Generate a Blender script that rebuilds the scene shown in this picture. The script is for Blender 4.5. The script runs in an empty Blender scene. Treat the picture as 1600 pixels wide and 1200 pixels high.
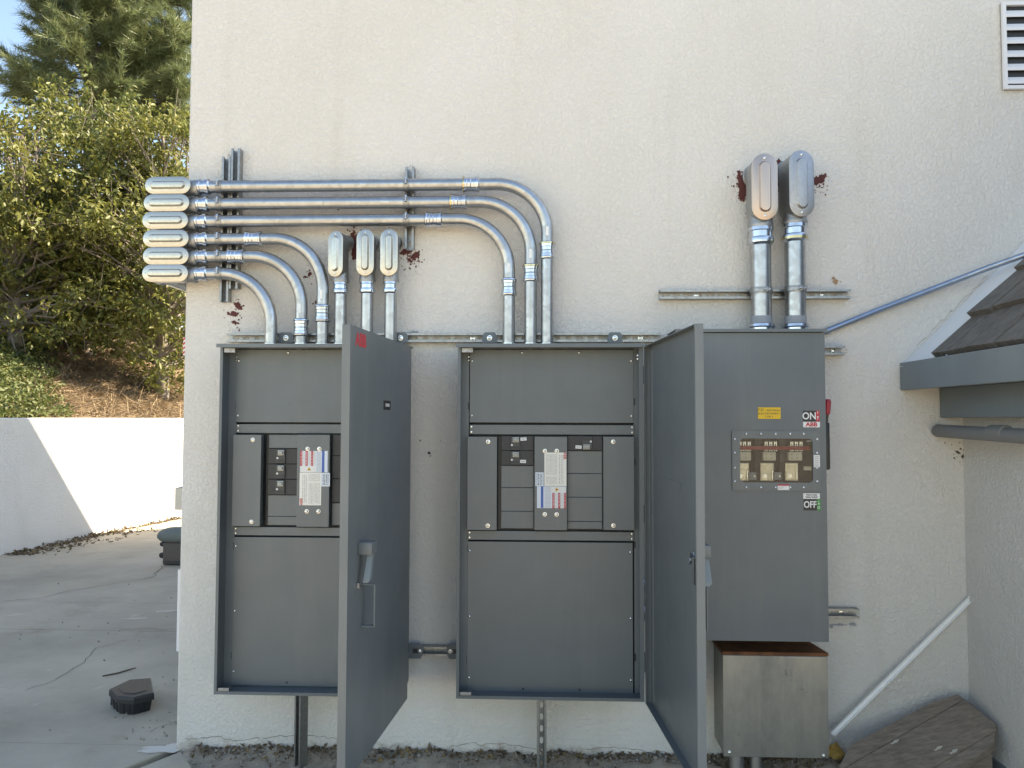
import bpy, bmesh, math, random
import numpy as np
from mathutils import Vector, Matrix, noise

random.seed(11)
rng = np.random.default_rng(5)
scene = bpy.context.scene
COL = scene.collection
R = math.radians

# ------------------------------------------------------------------ camera
FPX = 1230.0                                   # focal length in pixels of the 1600 px wide photograph
CAM = Vector((0.0, -3.62, 1.525))
CROT = Matrix.Rotation(R(2.33), 3, 'Z') @ Matrix.Rotation(R(90 + 2.51), 3, 'X') @ Matrix.Rotation(R(0.17), 3, 'Z')
cam_data = bpy.data.cameras.new('camera')
cam_data.sensor_width = 36.0
cam_data.lens = 36.0 * FPX / 1600.0
cam_data.clip_start = 0.05
cam_data.clip_end = 2000.0
cam = bpy.data.objects.new('camera', cam_data)
COL.objects.link(cam)
cam.matrix_world = Matrix.Translation(CAM) @ CROT.to_4x4()
scene.camera = cam

# ------------------------------------------------------------------ sky, sun, exposure
SUN = Vector((0.70, 0.20, 0.63)).normalized()   # towards the sun
world = bpy.data.worlds.new('World')
scene.world = world
world.use_nodes = True
wn = world.node_tree.nodes
bg = wn['Background']
sky = wn.new('ShaderNodeTexSky')
sky.sky_type = 'NISHITA'
sky.sun_disc = False
sky.sun_elevation = math.asin(SUN.z)
sky.sun_rotation = math.atan2(SUN.x, SUN.y)
sky.air_density = 1.0
sky.dust_density = 0.3
sky.ozone_density = 1.6
world.node_tree.links.new(sky.outputs['Color'], bg.inputs['Color'])
bg.inputs['Strength'].default_value = 0.12

sun_data = bpy.data.lights.new('sun', 'SUN')
sun_data.energy = 5.0
sun_data.angle = R(0.53)
sun_data.color = (1.0, 0.93, 0.82)
sun = bpy.data.objects.new('sun', sun_data)
COL.objects.link(sun)
sun.rotation_euler = SUN.to_track_quat('Z', 'Y').to_euler()
sun.location = (20, 9, 18)

vs = scene.view_settings
vs.view_transform = 'Standard'
vs.look = 'None'
vs.gamma = 1.0
vs.use_curve_mapping = False
vs.use_white_balance = True              # the phone's own setting for open shade
vs.white_balance_temperature = 7650
vs.white_balance_tint = 10
vs.exposure = 1.71
scene.render.engine = 'CYCLES'
scene.cycles.use_denoising = True
scene.cycles.max_bounces = 8
scene.cycles.diffuse_bounces = 5
scene.cycles.sample_clamp_indirect = 6.0


# ------------------------------------------------------------------ helpers
def ray(px, py):
    return CROT @ Vector(((px - 800) / FPX, -(py - 600) / FPX, -1))


def W(px, py, y):
    """point of the plane y that the photograph shows at a pixel: used to measure real positions"""
    d = ray(px, py)
    return CAM + d * ((y - CAM.y) / d.y)


def G(px, py, z=0.0):
    d = ray(px, py)
    return CAM + d * ((z - CAM.z) / d.z)


def on_plane(px, py, p, n):
    d = ray(px, py)
    return CAM + d * ((Vector(p) - CAM).dot(n) / d.dot(n))


def rect(a, b, c, d, y):
    p, q = W(a, b, y), W(c, d, y)
    r, s = W(a, d, y), W(c, b, y)
    return ((p.x + r.x) / 2, (q.x + s.x) / 2, (q.z + r.z) / 2, (p.z + s.z) / 2)   # x0 x1 z0 z1


OFF = {}


def tag(o, label=None, cat=None, group=None, kind=None):
    if label: o['label'] = label
    if cat: o['category'] = cat
    if group: o['group'] = group
    if kind: o['kind'] = kind
    return o


def thing(name, loc, label, cat, group=None):
    o = bpy.data.objects.new(name, None)
    o.empty_display_size = 0.1
    COL.objects.link(o)
    o.location = loc
    OFF[o.name] = Vector(loc)
    return tag(o, label, cat, group)


class MB:
    def __init__(self, M=None):
        self.v, self.f, self.M = [], [], M

    def add(self, vs_, fs):
        n = len(self.v)
        for p in vs_:
            p = Vector(p)
            self.v.append(self.M @ p if self.M else p)
        self.f += [tuple(n + i for i in f) for f in fs]
        return self

    def box(self, x0, x1, y0, y1, z0, z1):
        if x0 > x1: x0, x1 = x1, x0
        if y0 > y1: y0, y1 = y1, y0
        if z0 > z1: z0, z1 = z1, z0
        return self.add([(x0, y0, z0), (x1, y0, z0), (x1, y1, z0), (x0, y1, z0), (x0, y0, z1), (x1, y0, z1), (x1, y1, z1), (x0, y1, z1)],
                        [(0, 3, 2, 1), (4, 5, 6, 7), (0, 1, 5, 4), (1, 2, 6, 5), (2, 3, 7, 6), (3, 0, 4, 7)])

    def bbox(self, x0, x1, y0, y1, z0, z1, b):
        """box with all edges chamfered by b"""
        bm = bmesh.new()
        r = bmesh.ops.create_cube(bm, size=1.0)
        for w in bm.verts:
            w.co = Vector((x0 + (x1 - x0) * (w.co.x + .5), y0 + (y1 - y0) * (w.co.y + .5), z0 + (z1 - z0) * (w.co.z + .5)))
        bmesh.ops.bevel(bm, geom=bm.edges[:], offset=b, segments=2, affect='EDGES', profile=0.5)
        bm.verts.index_update()
        self.add([w.co for w in bm.verts], [[w.index for w in f.verts] for f in bm.faces])
        bm.free()
        return self

    def lathe(self, p, axis, prof, n=24):
        """prof: list of (distance along axis, radius)"""
        p, a = Vector(p), Vector(axis).normalized()
        u = a.orthogonal().normalized()
        w = a.cross(u)
        vs_, fs = [], []
        for (t, r) in prof:
            for i in range(n):
                th = 2 * math.pi * i / n
                vs_.append(p + a * t + (u * math.cos(th) + w * math.sin(th)) * r)
        for k in range(len(prof) - 1):
            for i in range(n):
                j = (i + 1) % n
                fs.append((k * n + i, k * n + j, (k + 1) * n + j, (k + 1) * n + i))
        if prof[0][1] > 1e-5: fs.append(tuple(reversed(range(n))))
        if prof[-1][1] > 1e-5: fs.append(tuple((len(prof) - 1) * n + i for i in range(n)))
        return self.add(vs_, fs)

    def cyl(self, p0, p1, r, n=20, r1=None):
        p0, p1 = Vector(p0), Vector(p1)
        return self.lathe(p0, p1 - p0, [(0, r), ((p1 - p0).length, r if r1 is None else r1)], n)

    def tube(self, pts, r, n=20, caps=True):
        pts = [Vector(p) for p in pts]
        rad = r if hasattr(r, '__len__') else [r] * len(pts)
        t0 = (pts[1] - pts[0]).normalized()
        u = t0.orthogonal().normalized()
        vs_, fs = [], []
        for k, p in enumerate(pts):
            t = (pts[min(k + 1, len(pts) - 1)] - pts[max(k - 1, 0)]).normalized()
            u = (u - t * u.dot(t)).normalized()
            w = t.cross(u)
            for i in range(n):
                th = 2 * math.pi * i / n
                vs_.append(p + (u * math.cos(th) + w * math.sin(th)) * rad[k])
        for k in range(len(pts) - 1):
            for i in range(n):
                j = (i + 1) % n
                fs.append((k * n + i, k * n + j, (k + 1) * n + j, (k + 1) * n + i))
        if caps:
            fs.append(tuple(reversed(range(n))))
            fs.append(tuple((len(pts) - 1) * n + i for i in range(n)))
        return self.add(vs_, fs)

    def loft(self, loops, cap0=True, cap1=True):
        n = len(loops[0])
        vs_ = [p for l in loops for p in l]
        fs = []
        for k in range(len(loops) - 1):
            for i in range(n):
                j = (i + 1) % n
                fs.append((k * n + i, k * n + j, (k + 1) * n + j, (k + 1) * n + i))
        if cap0: fs.append(tuple(reversed(range(n))))
        if cap1: fs.append(tuple((len(loops) - 1) * n + i for i in range(n)))
        return self.add(vs_, fs)

    def build(self, name, mat, parent=None, smooth=None, loc=None):
        me = bpy.data.meshes.new(name)
        if parent is not None:
            off = OFF[parent.name]
        else:
            xs = [p.x for p in self.v]; ys = [p.y for p in self.v]; zs = [p.z for p in self.v]
            off = Vector(loc) if loc is not None else Vector(((min(xs) + max(xs)) / 2, (min(ys) + max(ys)) / 2, min(zs)))
        me.from_pydata([tuple(p - off) for p in self.v], [], self.f)
        bm = bmesh.new(); bm.from_mesh(me)
        bmesh.ops.recalc_face_normals(bm, faces=bm.faces[:])
        bm.to_mesh(me); bm.free()
        me.materials.append(mat)
        if smooth:
            me.shade_smooth()
            me.set_sharp_from_angle(angle=R(smooth))
        o = bpy.data.objects.new(name, me)
        COL.objects.link(o)
        if parent is not None:
            o.parent = parent
        else:
            o.location = off
        OFF[o.name] = off
        return o


def frame(o, a, n):
    """matrix whose x axis runs along a and whose y axis along n (made square)"""
    a = Vector(a).normalized()
    n = Vector(n); n = (n - a * n.dot(a)).normalized()
    s = a.cross(n)
    return Matrix((a, n, s)).transposed().to_4x4() if o is None else Matrix.Translation(Vector(o)) @ Matrix((a, n, s)).transposed().to_4x4()


def text(name, s, size, M, mat, parent, bold=0.0, ext=0.0006, sx=1.0):
    """flat lettering; M maps x = reading direction, y = up, z = towards the reader; centred"""
    cu = bpy.data.curves.new(name, 'FONT')
    cu.body = s
    cu.size = size
    cu.align_x = 'CENTER'
    cu.align_y = 'CENTER'
    cu.extrude = ext
    cu.offset = bold
    cu.resolution_u = 3
    tmp = bpy.data.objects.new('tmp_text', cu)
    COL.objects.link(tmp)
    bpy.context.view_layer.update()
    me = bpy.data.meshes.new_from_object(tmp.evaluated_get(bpy.context.evaluated_depsgraph_get()))
    bpy.data.objects.remove(tmp)
    bpy.data.curves.remove(cu)
    me.name = name
    me.transform(Matrix.Translation(-OFF[parent.name]) @ M @ Matrix.Diagonal((sx, 1, 1, 1)))
    me.materials.clear(); me.materials.append(mat)
    o = bpy.data.objects.new(name, me)
    COL.objects.link(o)
    o.parent = parent
    OFF[o.name] = OFF[parent.name]
    return o


def face_front(p):       # lettering on a face that looks at -y
    return Matrix.Translation(Vector(p)) @ Matrix(((1, 0, 0), (0, 0, -1), (0, 1, 0))).to_4x4()


# ------------------------------------------------------------------ materials
MATS = {}


def principled(name, rgb, rough=0.5, metal=0.0, spec=0.5):
    m = bpy.data.materials.new(name)
    m.use_nodes = True
    b = m.node_tree.nodes['Principled BSDF']
    b.inputs['Base Color'].default_value = (*rgb, 1)
    b.inputs['Roughness'].default_value = rough
    b.inputs['Metallic'].default_value = metal
    b.inputs['Specular IOR Level'].default_value = spec
    return m, m.node_tree.nodes, m.node_tree.links, b


def nz(nt, scale, detail=4, rough=0.55, vec=None, lo=None, hi=None, stretch=None, dist=0.0):
    N, L = nt.nodes, nt.links
    n = N.new('ShaderNodeTexNoise')
    n.inputs['Scale'].default_value = scale
    n.inputs['Detail'].default_value = detail
    n.inputs['Roughness'].default_value = rough
    n.inputs['Distortion'].default_value = dist
    tc = N.new('ShaderNodeNewGeometry')
    src = tc.outputs['Position']
    if stretch:
        mp = N.new('ShaderNodeMapping')
        mp.inputs['Scale'].default_value = stretch
        L.new(src, mp.inputs['Vector']); src = mp.outputs['Vector']
    L.new(src, n.inputs['Vector'])
    out = n.outputs['Fac']
    if lo is not None:
        r = N.new('ShaderNodeMapRange')
        r.inputs['From Min'].default_value = lo
        r.inputs['From Max'].default_value = hi
        L.new(out, r.inputs['Value'])
        out = r.outputs['Result']
    return out


def mixc(nt, fac, a, b):
    m = nt.nodes.new('ShaderNodeMix')
    m.data_type = 'RGBA'
    nt.links.new(fac, m.inputs['Factor'])
    for s, i in ((a, 6), (b, 7)):
        if hasattr(s, 'links'): nt.links.new(s, m.inputs[i])
        else: m.inputs[i].default_value = (*s, 1)
    return m.outputs[2]


def mth(nt, op, a, b=None):
    m = nt.nodes.new('ShaderNodeMath')
    m.operation = op
    for i, s in enumerate((a, b)):
        if s is None: continue
        if hasattr(s, 'links'): nt.links.new(s, m.inputs[i])
        else: m.inputs[i].default_value = s
    return m.outputs[0]


def bump(nt, b, h, strength, dist):
    n = nt.nodes.new('ShaderNodeBump')
    n.inputs['Strength'].default_value = strength
    n.inputs['Distance'].default_value = dist
    nt.links.new(h, n.inputs['Height'])
    nt.links.new(n.outputs['Normal'], b.inputs['Normal'])


def sep_z(nt):
    g = nt.nodes.new('ShaderNodeNewGeometry')
    s = nt.nodes.new('ShaderNodeSeparateXYZ')
    nt.links.new(g.outputs['Position'], s.inputs[0])
    return s.outputs


def flat(name, rgb, rough=0.6, metal=0.0):
    if name not in MATS:
        MATS[name] = principled(name, rgb, rough, metal)[0]
    return MATS[name]


def stucco(name, rgb, dirt):
    m, N, L, b = principled(name, rgb, 0.9, 0, 0.2)
    nt = m.node_tree
    fine = nz(nt, 190, 4, 0.6)
    lace = nz(nt, 62, 4, 0.6, lo=0.42, hi=0.60, dist=0.5)
    big = nz(nt, 7, 3, 0.5)
    h = mth(nt, 'ADD', mth(nt, 'MULTIPLY', fine, 0.55), mth(nt, 'MULTIPLY', lace, 0.6))
    h = mth(nt, 'ADD', h, mth(nt, 'MULTIPLY', big, 0.5))
    bump(nt, b, h, 0.7, 0.0062)
    blot = nz(nt, 1.3, 5, 0.6, lo=0.35, hi=0.7)
    c = mixc(nt, blot, rgb, tuple(x * y for x, y in zip(rgb, (0.945, 0.935, 0.91))))
    stk = nz(nt, 2.2, 5, 0.6, lo=0.56, hi=0.75, stretch=(2.6, 1, 0.28))
    c = mixc(nt, mth(nt, 'MULTIPLY', stk, 0.6), c, tuple(x * y for x, y in zip(rgb, (0.88, 0.86, 0.82))))
    if dirt:
        z = sep_z(nt)[2]
        edge = mth(nt, 'ADD', 0.022, mth(nt, 'MULTIPLY', nz(nt, 14, 6, 0.7, lo=0.38, hi=0.8), 0.10))
        k = nt.nodes.new('ShaderNodeMapRange')
        L.new(mth(nt, 'SUBTRACT', edge, z), k.inputs['Value'])
        k.inputs['From Min'].default_value = 0.0
        k.inputs['From Max'].default_value = 0.05
        c = mixc(nt, mth(nt, 'MULTIPLY', k.outputs['Result'], 0.6), c, (0.33, 0.265, 0.19))
        sp = nz(nt, 95, 2, 0.5, lo=0.735, hi=0.75)
        c = mixc(nt, mth(nt, 'MULTIPLY', sp, 0.5), c, (0.22, 0.18, 0.15))
    L.new(c, b.inputs['Base Color'])
    return m


def enamel(name, rgb, rough):
    m, N, L, b = principled(name, rgb, rough, 0, 0.5)
    nt = m.node_tree
    n1 = nz(nt, 3.0, 5, 0.6, lo=0.3, hi=0.75)
    c = mixc(nt, n1, tuple(x * 1.06 for x in rgb), tuple(x * 0.9 for x in rgb))
    du = nz(nt, 1.7, 6, 0.65, lo=0.5, hi=0.8)
    c = mixc(nt, mth(nt, 'MULTIPLY', du, 0.10), c, (0.40, 0.37, 0.32))
    sc = nz(nt, 30, 4, 0.6, lo=0.69, hi=0.76, stretch=(1, 1, 0.35))
    c = mixc(nt, mth(nt, 'MULTIPLY', sc, 0.35), c, tuple(min(1, x * 1.7) for x in rgb))
    sm = nz(nt, 8, 5, 0.7, lo=0.60, hi=0.78)
    c = mixc(nt, mth(nt, 'MULTIPLY', sm, 0.35), c, tuple(x * 0.72 for x in rgb))
    vst = nz(nt, 4, 5, 0.65, lo=0.5, hi=0.8, stretch=(3.2, 3.2, 0.22))
    c = mixc(nt, mth(nt, 'MULTIPLY', vst, 0.10), c, (0.40, 0.37, 0.32))
    L.new(c, b.inputs['Base Color'])
    r = mth(nt, 'ADD', rough - 0.05, mth(nt, 'MULTIPLY', nz(nt, 5, 5, 0.65), 0.2))
    L.new(r, b.inputs['Roughness'])
    bump(nt, b, nz(nt, 420, 2, 0.5), 0.05, 0.001)
    return m


def galv(name, rgb, rough, scale=60, amp=0.25):
    m, N, L, b = principled(name, rgb, rough, 1.0)
    nt = m.node_tree
    v = N.new('ShaderNodeTexVoronoi')
    v.inputs['Scale'].default_value = scale
    g = N.new('ShaderNodeNewGeometry')
    L.new(g.outputs['Position'], v.inputs['Vector'])
    s = N.new('ShaderNodeSeparateColor')
    L.new(v.outputs['Color'], s.inputs[0])
    mix = mth(nt, 'ADD', mth(nt, 'MULTIPLY', s.outputs[0], 0.45), mth(nt, 'MULTIPLY', nz(nt, 22, 5, 0.65), 0.55))
    c = mixc(nt, mix, rgb, tuple(x * (1 - amp) for x in rgb))
    L.new(c, b.inputs['Base Color'])
    L.new(mth(nt, 'ADD', rough - 0.08, mth(nt, 'MULTIPLY', mix, 0.2)), b.inputs['Roughness'])
    return m


def concrete_mat(name, rgb):
    m, N, L, b = principled(name, rgb, 0.88, 0, 0.25)
    nt = m.node_tree
    a = nz(nt, 0.9, 6, 0.62, lo=0.3, hi=0.72)
    c = mixc(nt, a, tuple(x * 1.12 for x in rgb), tuple(x * 0.66 for x in rgb))
    st = nz(nt, 2.3, 6, 0.7, lo=0.56, hi=0.72)
    c = mixc(nt, mth(nt, 'MULTIPLY', st, 0.55), c, (rgb[0] * 0.58, rgb[1] * 0.52, rgb[2] * 0.45))
    pale = nz(nt, 5.5, 5, 0.6, lo=0.66, hi=0.75, stretch=(1.0, 0.55, 1))
    c = mixc(nt, mth(nt, 'MULTIPLY', pale, 0.4), c, tuple(min(1, x * 1.5) for x in rgb))
    gr = nz(nt, 120, 3, 0.6, lo=0.3, hi=0.75)
    c = mixc(nt, mth(nt, 'MULTIPLY', gr, 0.16), c, tuple(x * 0.5 for x in rgb))
    L.new(c, b.inputs['Base Color'])
    bump(nt, b, mth(nt, 'ADD', nz(nt, 90, 5, 0.65), mth(nt, 'MULTIPLY', nz(nt, 8, 4, 0.6), 1.6)), 0.35, 0.006)
    return m


def wood(name, rgb, dark, axis, scale=1.0):
    m, N, L, b = principled(name, rgb, 0.8, 0, 0.3)
    nt = m.node_tree
    st = [26, 26, 26]; st[axis] = 1.6
    g = nz(nt, 1.6 * scale, 6, 0.7, stretch=tuple(st), lo=0.3, hi=0.75)
    c = mixc(nt, g, rgb, dark)
    k = nz(nt, 3.2, 5, 0.7, lo=0.5, hi=0.72)
    c = mixc(nt, mth(nt, 'MULTIPLY', k, 0.55), c, tuple(x * 0.7 for x in dark))
    ck = nz(nt, 9, 3, 0.5, lo=0.735, hi=0.76)
    c = mixc(nt, mth(nt, 'MULTIPLY', ck, 0.7), c, (0.5, 0.48, 0.45))
    L.new(c, b.inputs['Base Color'])
    bump(nt, b, g, 0.5, 0.003)
    return m


M_STUCCO = stucco('white_stucco', (0.74, 0.715, 0.675), True)
M_RETWALL = stucco('white_retaining_wall_paint', (0.80, 0.79, 0.76), False)
M_GREY = enamel('grey_enamel', (0.132, 0.152, 0.162), 0.36)
M_GREY2 = enamel('grey_enamel_cover', (0.140, 0.159, 0.166), 0.32)
M_EMT = galv('galvanised_conduit', (0.55, 0.56, 0.56), 0.34, 40, 0.35)
M_STRUT = galv('galvanised_channel', (0.42, 0.43, 0.43), 0.42, 90, 0.35)
M_ZINC = galv('bright_zinc', (0.70, 0.73, 0.78), 0.2, 25, 0.35)
M_YZINC = galv('yellow_zinc', (0.82, 0.66, 0.34), 0.22, 25, 0.3)
M_CAST = galv('cast_aluminium', (0.42, 0.425, 0.42), 0.5, 300, 0.15)
M_COVER = galv('stamped_cover', (0.64, 0.61, 0.53), 0.36, 120, 0.16)
M_SCREW = galv('steel_screw', (0.82, 0.82, 0.80), 0.24, 200, 0.2)
M_CONC = concrete_mat('concrete', (0.50, 0.44, 0.345))
M_FASCIA = enamel('grey_green_paint', (0.185, 0.22, 0.235), 0.5)
M_PIPEPAINT = enamel('grey_painted_pipe', (0.19, 0.195, 0.19), 0.5)
M_BLUEPIPE = galv('blue_grey_conduit', (0.36, 0.43, 0.54), 0.38, 40, 0.2)
M_BLACK = flat('black_plastic', (0.022, 0.023, 0.024), 0.45)
M_BREAKER = flat('breaker_moulding', (0.038, 0.04, 0.042), 0.5)
M_BREAKER2 = flat('breaker_centre', (0.06, 0.062, 0.063), 0.45)
M_TOGGLE = flat('toggle_grey', (0.42, 0.42, 0.38), 0.45)
M_WHITE = flat('white_print', (0.80, 0.80, 0.78), 0.5)
M_PAPER = flat('label_paper', (0.86, 0.84, 0.77), 0.5)
M_PALEBLUE = flat('label_pale_blue', (0.72, 0.78, 0.86), 0.55)
M_RED = flat('label_red', (0.55, 0.03, 0.045), 0.5)
M_BLUE = flat('label_blue', (0.06, 0.14, 0.45), 0.5)
M_INK = flat('label_ink', (0.05, 0.05, 0.055), 0.6)
M_GREYINK = flat('label_grey_ink', (0.50, 0.50, 0.49), 0.6)
M_YELLOW = flat('yellow_plate', (0.80, 0.50, 0.02), 0.45)
M_GREEN = flat('green_print', (0.05, 0.30, 0.06), 0.5)
M_SEAL = flat('red_sealant', (0.105, 0.030, 0.027), 0.85)
M_CAULK = flat('grey_sealant', (0.30, 0.32, 0.34), 0.75)
M_CREAM = flat('cream_ceramic', (0.74, 0.69, 0.55), 0.5)
M_BRASS = galv('tinned_copper', (0.70, 0.63, 0.50), 0.4, 80, 0.3)
M_REDBAR = flat('red_insulator', (0.35, 0.03, 0.03), 0.5)
M_REDGRIP = flat('red_grip', (0.36, 0.025, 0.04), 0.5)

# soil, rust, weathered steel, leaves
def soil_mat():
    m, N, L, b = principled('soil', (0.10, 0.08, 0.065), 0.95, 0, 0.1)
    nt = m.node_tree
    c = mixc(nt, nz(nt, 12, 6, 0.7, lo=0.3, hi=0.72), (0.42, 0.37, 0.30), (0.25, 0.205, 0.16))
    c = mixc(nt, nz(nt, 60, 4, 0.6, lo=0.6, hi=0.72), c, (0.13, 0.105, 0.08))
    L.new(c, b.inputs['Base Color'])
    bump(nt, b, nz(nt, 70, 5, 0.7), 0.4, 0.005)
    return m


def weathered_steel():
    m, N, L, b = principled('weathered_steel', (0.34, 0.33, 0.30), 0.45, 0.85)
    nt = m.node_tree
    a = nz(nt, 3.2, 6, 0.65, lo=0.3, hi=0.72, stretch=(1.5, 1, 0.7))
    c = mixc(nt, a, (0.37, 0.37, 0.35), (0.18, 0.18, 0.175))
    s = nz(nt, 7, 5, 0.65, lo=0.45, hi=0.72, stretch=(2.4, 1, 0.16))
    c = mixc(nt, mth(nt, 'MULTIPLY', s, 0.35), c, (0.45, 0.44, 0.41))
    k = nz(nt, 14, 6, 0.7, lo=0.62, hi=0.72)
    c = mixc(nt, mth(nt, 'MULTIPLY', k, 0.65), c, (0.10, 0.10, 0.10))
    L.new(c, b.inputs['Base Color'])
    L.new(mth(nt, 'ADD', 0.38, mth(nt, 'MULTIPLY', a, 0.25)), b.inputs['Roughness'])
    return m


def rust():
    m, N, L, b = principled('rust', (0.20, 0.085, 0.04), 0.8, 0, 0.2)
    nt = m.node_tree
    L.new(mixc(nt, nz(nt, 16, 6, 0.7, lo=0.3, hi=0.7), (0.27, 0.115, 0.05), (0.11, 0.05, 0.03)), b.inputs['Base Color'])
    bump(nt, b, nz(nt, 150, 4, 0.6), 0.4, 0.002)
    return m


def leaf_mat(name, a, bb, rough=0.42, trans=0.25, scale=3.0):
    m, N, L, b = principled(name, a, rough, 0, 0.5)
    nt = m.node_tree
    c = mixc(nt, nz(nt, scale, 3, 0.6, lo=0.3, hi=0.7), a, bb)
    c = mixc(nt, mth(nt, 'MULTIPLY', nz(nt, 19, 2, 0.5, lo=0.56, hi=0.72), 0.7), c, (0.30, 0.22, 0.06))
    L.new(c, b.inputs['Base Color'])
    t = N.new('ShaderNodeBsdfTranslucent')
    L.new(c, t.inputs['Color'])
    mx = N.new('ShaderNodeMixShader')
    mx.inputs[0].default_value = trans
    L.new(b.outputs[0], mx.inputs[1]); L.new(t.outputs[0], mx.inputs[2])
    L.new(mx.outputs[0], N['Material Output'].inputs['Surface'])
    return m


def mulch_mat():
    m, N, L, b = principled('mulch_hillside', (0.2, 0.13, 0.08), 0.95, 0, 0.1)
    nt = m.node_tree
    c = mixc(nt, nz(nt, 2.0, 6, 0.7, lo=0.32, hi=0.7), (0.26, 0.18, 0.11), (0.12, 0.08, 0.05))
    c = mixc(nt, nz(nt, 40, 4, 0.7, lo=0.4, hi=0.7), c, (0.33, 0.25, 0.16))
    L.new(c, b.inputs['Base Color'])
    bump(nt, b, nz(nt, 35, 5, 0.7), 1.0, 0.05)
    return m


def glass_mat():
    m = bpy.data.materials.new('window_glass')
    m.use_nodes = True
    N, L = m.node_tree.nodes, m.node_tree.links
    N.remove(N['Principled BSDF'])
    t = N.new('ShaderNodeBsdfTransparent'); t.inputs[0].default_value = (0.86, 0.87, 0.86, 1)
    g = N.new('ShaderNodeBsdfGlossy'); g.inputs['Roughness'].default_value = 0.04
    f = N.new('ShaderNodeFresnel'); f.inputs[0].default_value = 1.5
    x = N.new('ShaderNodeMixShader')
    L.new(f.outputs[0], x.inputs[0]); L.new(t.outputs[0], x.inputs[1]); L.new(g.outputs[0], x.inputs[2])
    L.new(x.outputs[0], N['Material Output'].inputs['Surface'])
    return m


M_SOIL, M_WSTEEL, M_RUST, M_GLASS, M_MULCH = soil_mat(), weathered_steel(), rust(), glass_mat(), mulch_mat()
M_LEAF = leaf_mat('broad_leaf', (0.115, 0.14, 0.03), (0.23, 0.23, 0.06), 0.5, 0.38)
M_LEAF2 = leaf_mat('broad_leaf_dark', (0.075, 0.11, 0.03), (0.16, 0.175, 0.05), 0.5, 0.36)
M_NEEDLE = leaf_mat('pine_needle', (0.12, 0.165, 0.075), (0.19, 0.225, 0.10), 0.45, 0.35, 1.2)
M_GRASS = leaf_mat('ground_cover', (0.09, 0.125, 0.03), (0.14, 0.16, 0.06), 0.6, 0.3)
M_STRAW = leaf_mat('straw', (0.34, 0.26, 0.165), (0.18, 0.125, 0.075), 0.8, 0.1, 8)
M_LITTER = leaf_mat('dry_leaf_litter', (0.20, 0.14, 0.08), (0.10, 0.075, 0.05), 0.8, 0.05, 25)
M_BARK = flat('bark', (0.11, 0.085, 0.065), 0.9)
M_TWIG = flat('pale_twig', (0.24, 0.20, 0.16), 0.85)
M_SHAKE = wood('weathered_shake', (0.19, 0.172, 0.15), (0.095, 0.083, 0.072), 0)
M_BOARD = wood('weathered_board', (0.33, 0.27, 0.215), (0.15, 0.118, 0.092), 0, 1.4)
M_STONE = flat('grit', (0.30, 0.26, 0.22), 0.9)

# ================================================================== THE SETTING
XC = -1.69            # left corner of the building
XW = 1.88             # face of the wing wall on the right

# ground sheet and concrete
g = MB()
g.add([(-400, -400, -0.06), (400, -400, -0.06), (400, 400, -0.06), (-400, 400, -0.06)], [(0, 1, 2, 3)])
ground = g.build('ground', M_SOIL, loc=(0, 0, -0.06))
tag(ground, kind='structure')

pav = MB().box(-6.6, 9.0, -16, 10.5, -0.059, -0.050).build('concrete_pavement', M_SOIL)
tag(pav, kind='structure')


def slab(poly, z=0.0, name='slab'):
    """polygon slab with a small gap round it and softened edges"""
    pts = [Vector(p).to_2d() for p in poly]
    c = sum(pts, Vector((0, 0))) / len(pts)
    def inset(d):
        out = []
        for p in pts:
            q = c - p
            out.append(p + q.normalized() * d)
        return out
    a, b_ = inset(0.007), inset(0.013)
    return MB().loft([[(p.x, p.y, -0.0495) for p in a], [(p.x, p.y, z - 0.006) for p in a], [(p.x, p.y, z) for p in b_]]).build(name, M_CONC, pav)


j1 = 0.045                                    # joint that runs into the building corner
j2, j3 = G(100, 984).y, G(100, 941).y
for (a, b_) in ((-6.6, -4.2), (-4.2, XC)):
    slab([(a, j1), (b_, j1), (b_, j2), (a, j2)])
slab([(-6.6, j2), (XC, j2 + 0.0), (XC, j3), (-6.6, j3)])
slab([(-6.6, j3), (XC, j3), (XC, 6.2), (-6.6, 6.2)])
slab([(-6.6, 6.2), (XC, 6.2), (XC, 10.4), (-6.6, 10.4)])
slab([(-6.6, -2.4), (-3.05, -2.4), (XC, j1), (-6.6, j1)])
slab([(-3.05, -2.4), (9.0, -2.4), (9.0, -0.34), (XW - 0.1, -0.34), (-1.45, -0.30), (XC + 0.02, j1 - 0.06)])
for yy in (-5.2, -8.4, -11.8, -15.9):
    y2 = {-5.2: -2.4, -8.4: -5.2, -11.8: -8.4, -15.9: -11.8}[yy]
    for a, b_ in ((-6.6, -3.05), (-3.05, 0.9), (0.9, 5.0), (5.0, 9.0)):
        slab([(a, yy), (b_, yy), (b_, y2), (a, y2)])

# soil strip under the cabinets
nx, ny = 170, 22
sv, sf = [], []
for j in range(ny + 1):
    for i in range(nx + 1):
        x = -1.70 + (XW + 1.70) * i / nx
        y = -0.36 + 0.41 * j / ny
        e = max(0.0, min(1.0, (y + 0.16) / 0.16))
        z = -0.012 + 0.034 * e + 0.020 * noise.fractal(Vector((x * 7, y * 7, 0)), 1.0, 2.0, 4) + 0.006 * noise.noise(Vector((x * 45, y * 45, 3)))
        if y < -0.30: z -= (-0.30 - y) * 0.4
        x0 = min(1, max(0, (x + 1.70) / 0.12))
        z = z * x0 - 0.03 * (1 - x0)
        sv.append((x, y, z))
for j in range(ny):
    for i in range(nx):
        a = j * (nx + 1) + i
        sf.append((a, a + 1, a + nx + 2, a + nx + 1))
soil = MB().add(sv, sf).build('soil_strip', M_SOIL, smooth=80)
tag(soil, kind='structure')

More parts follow.
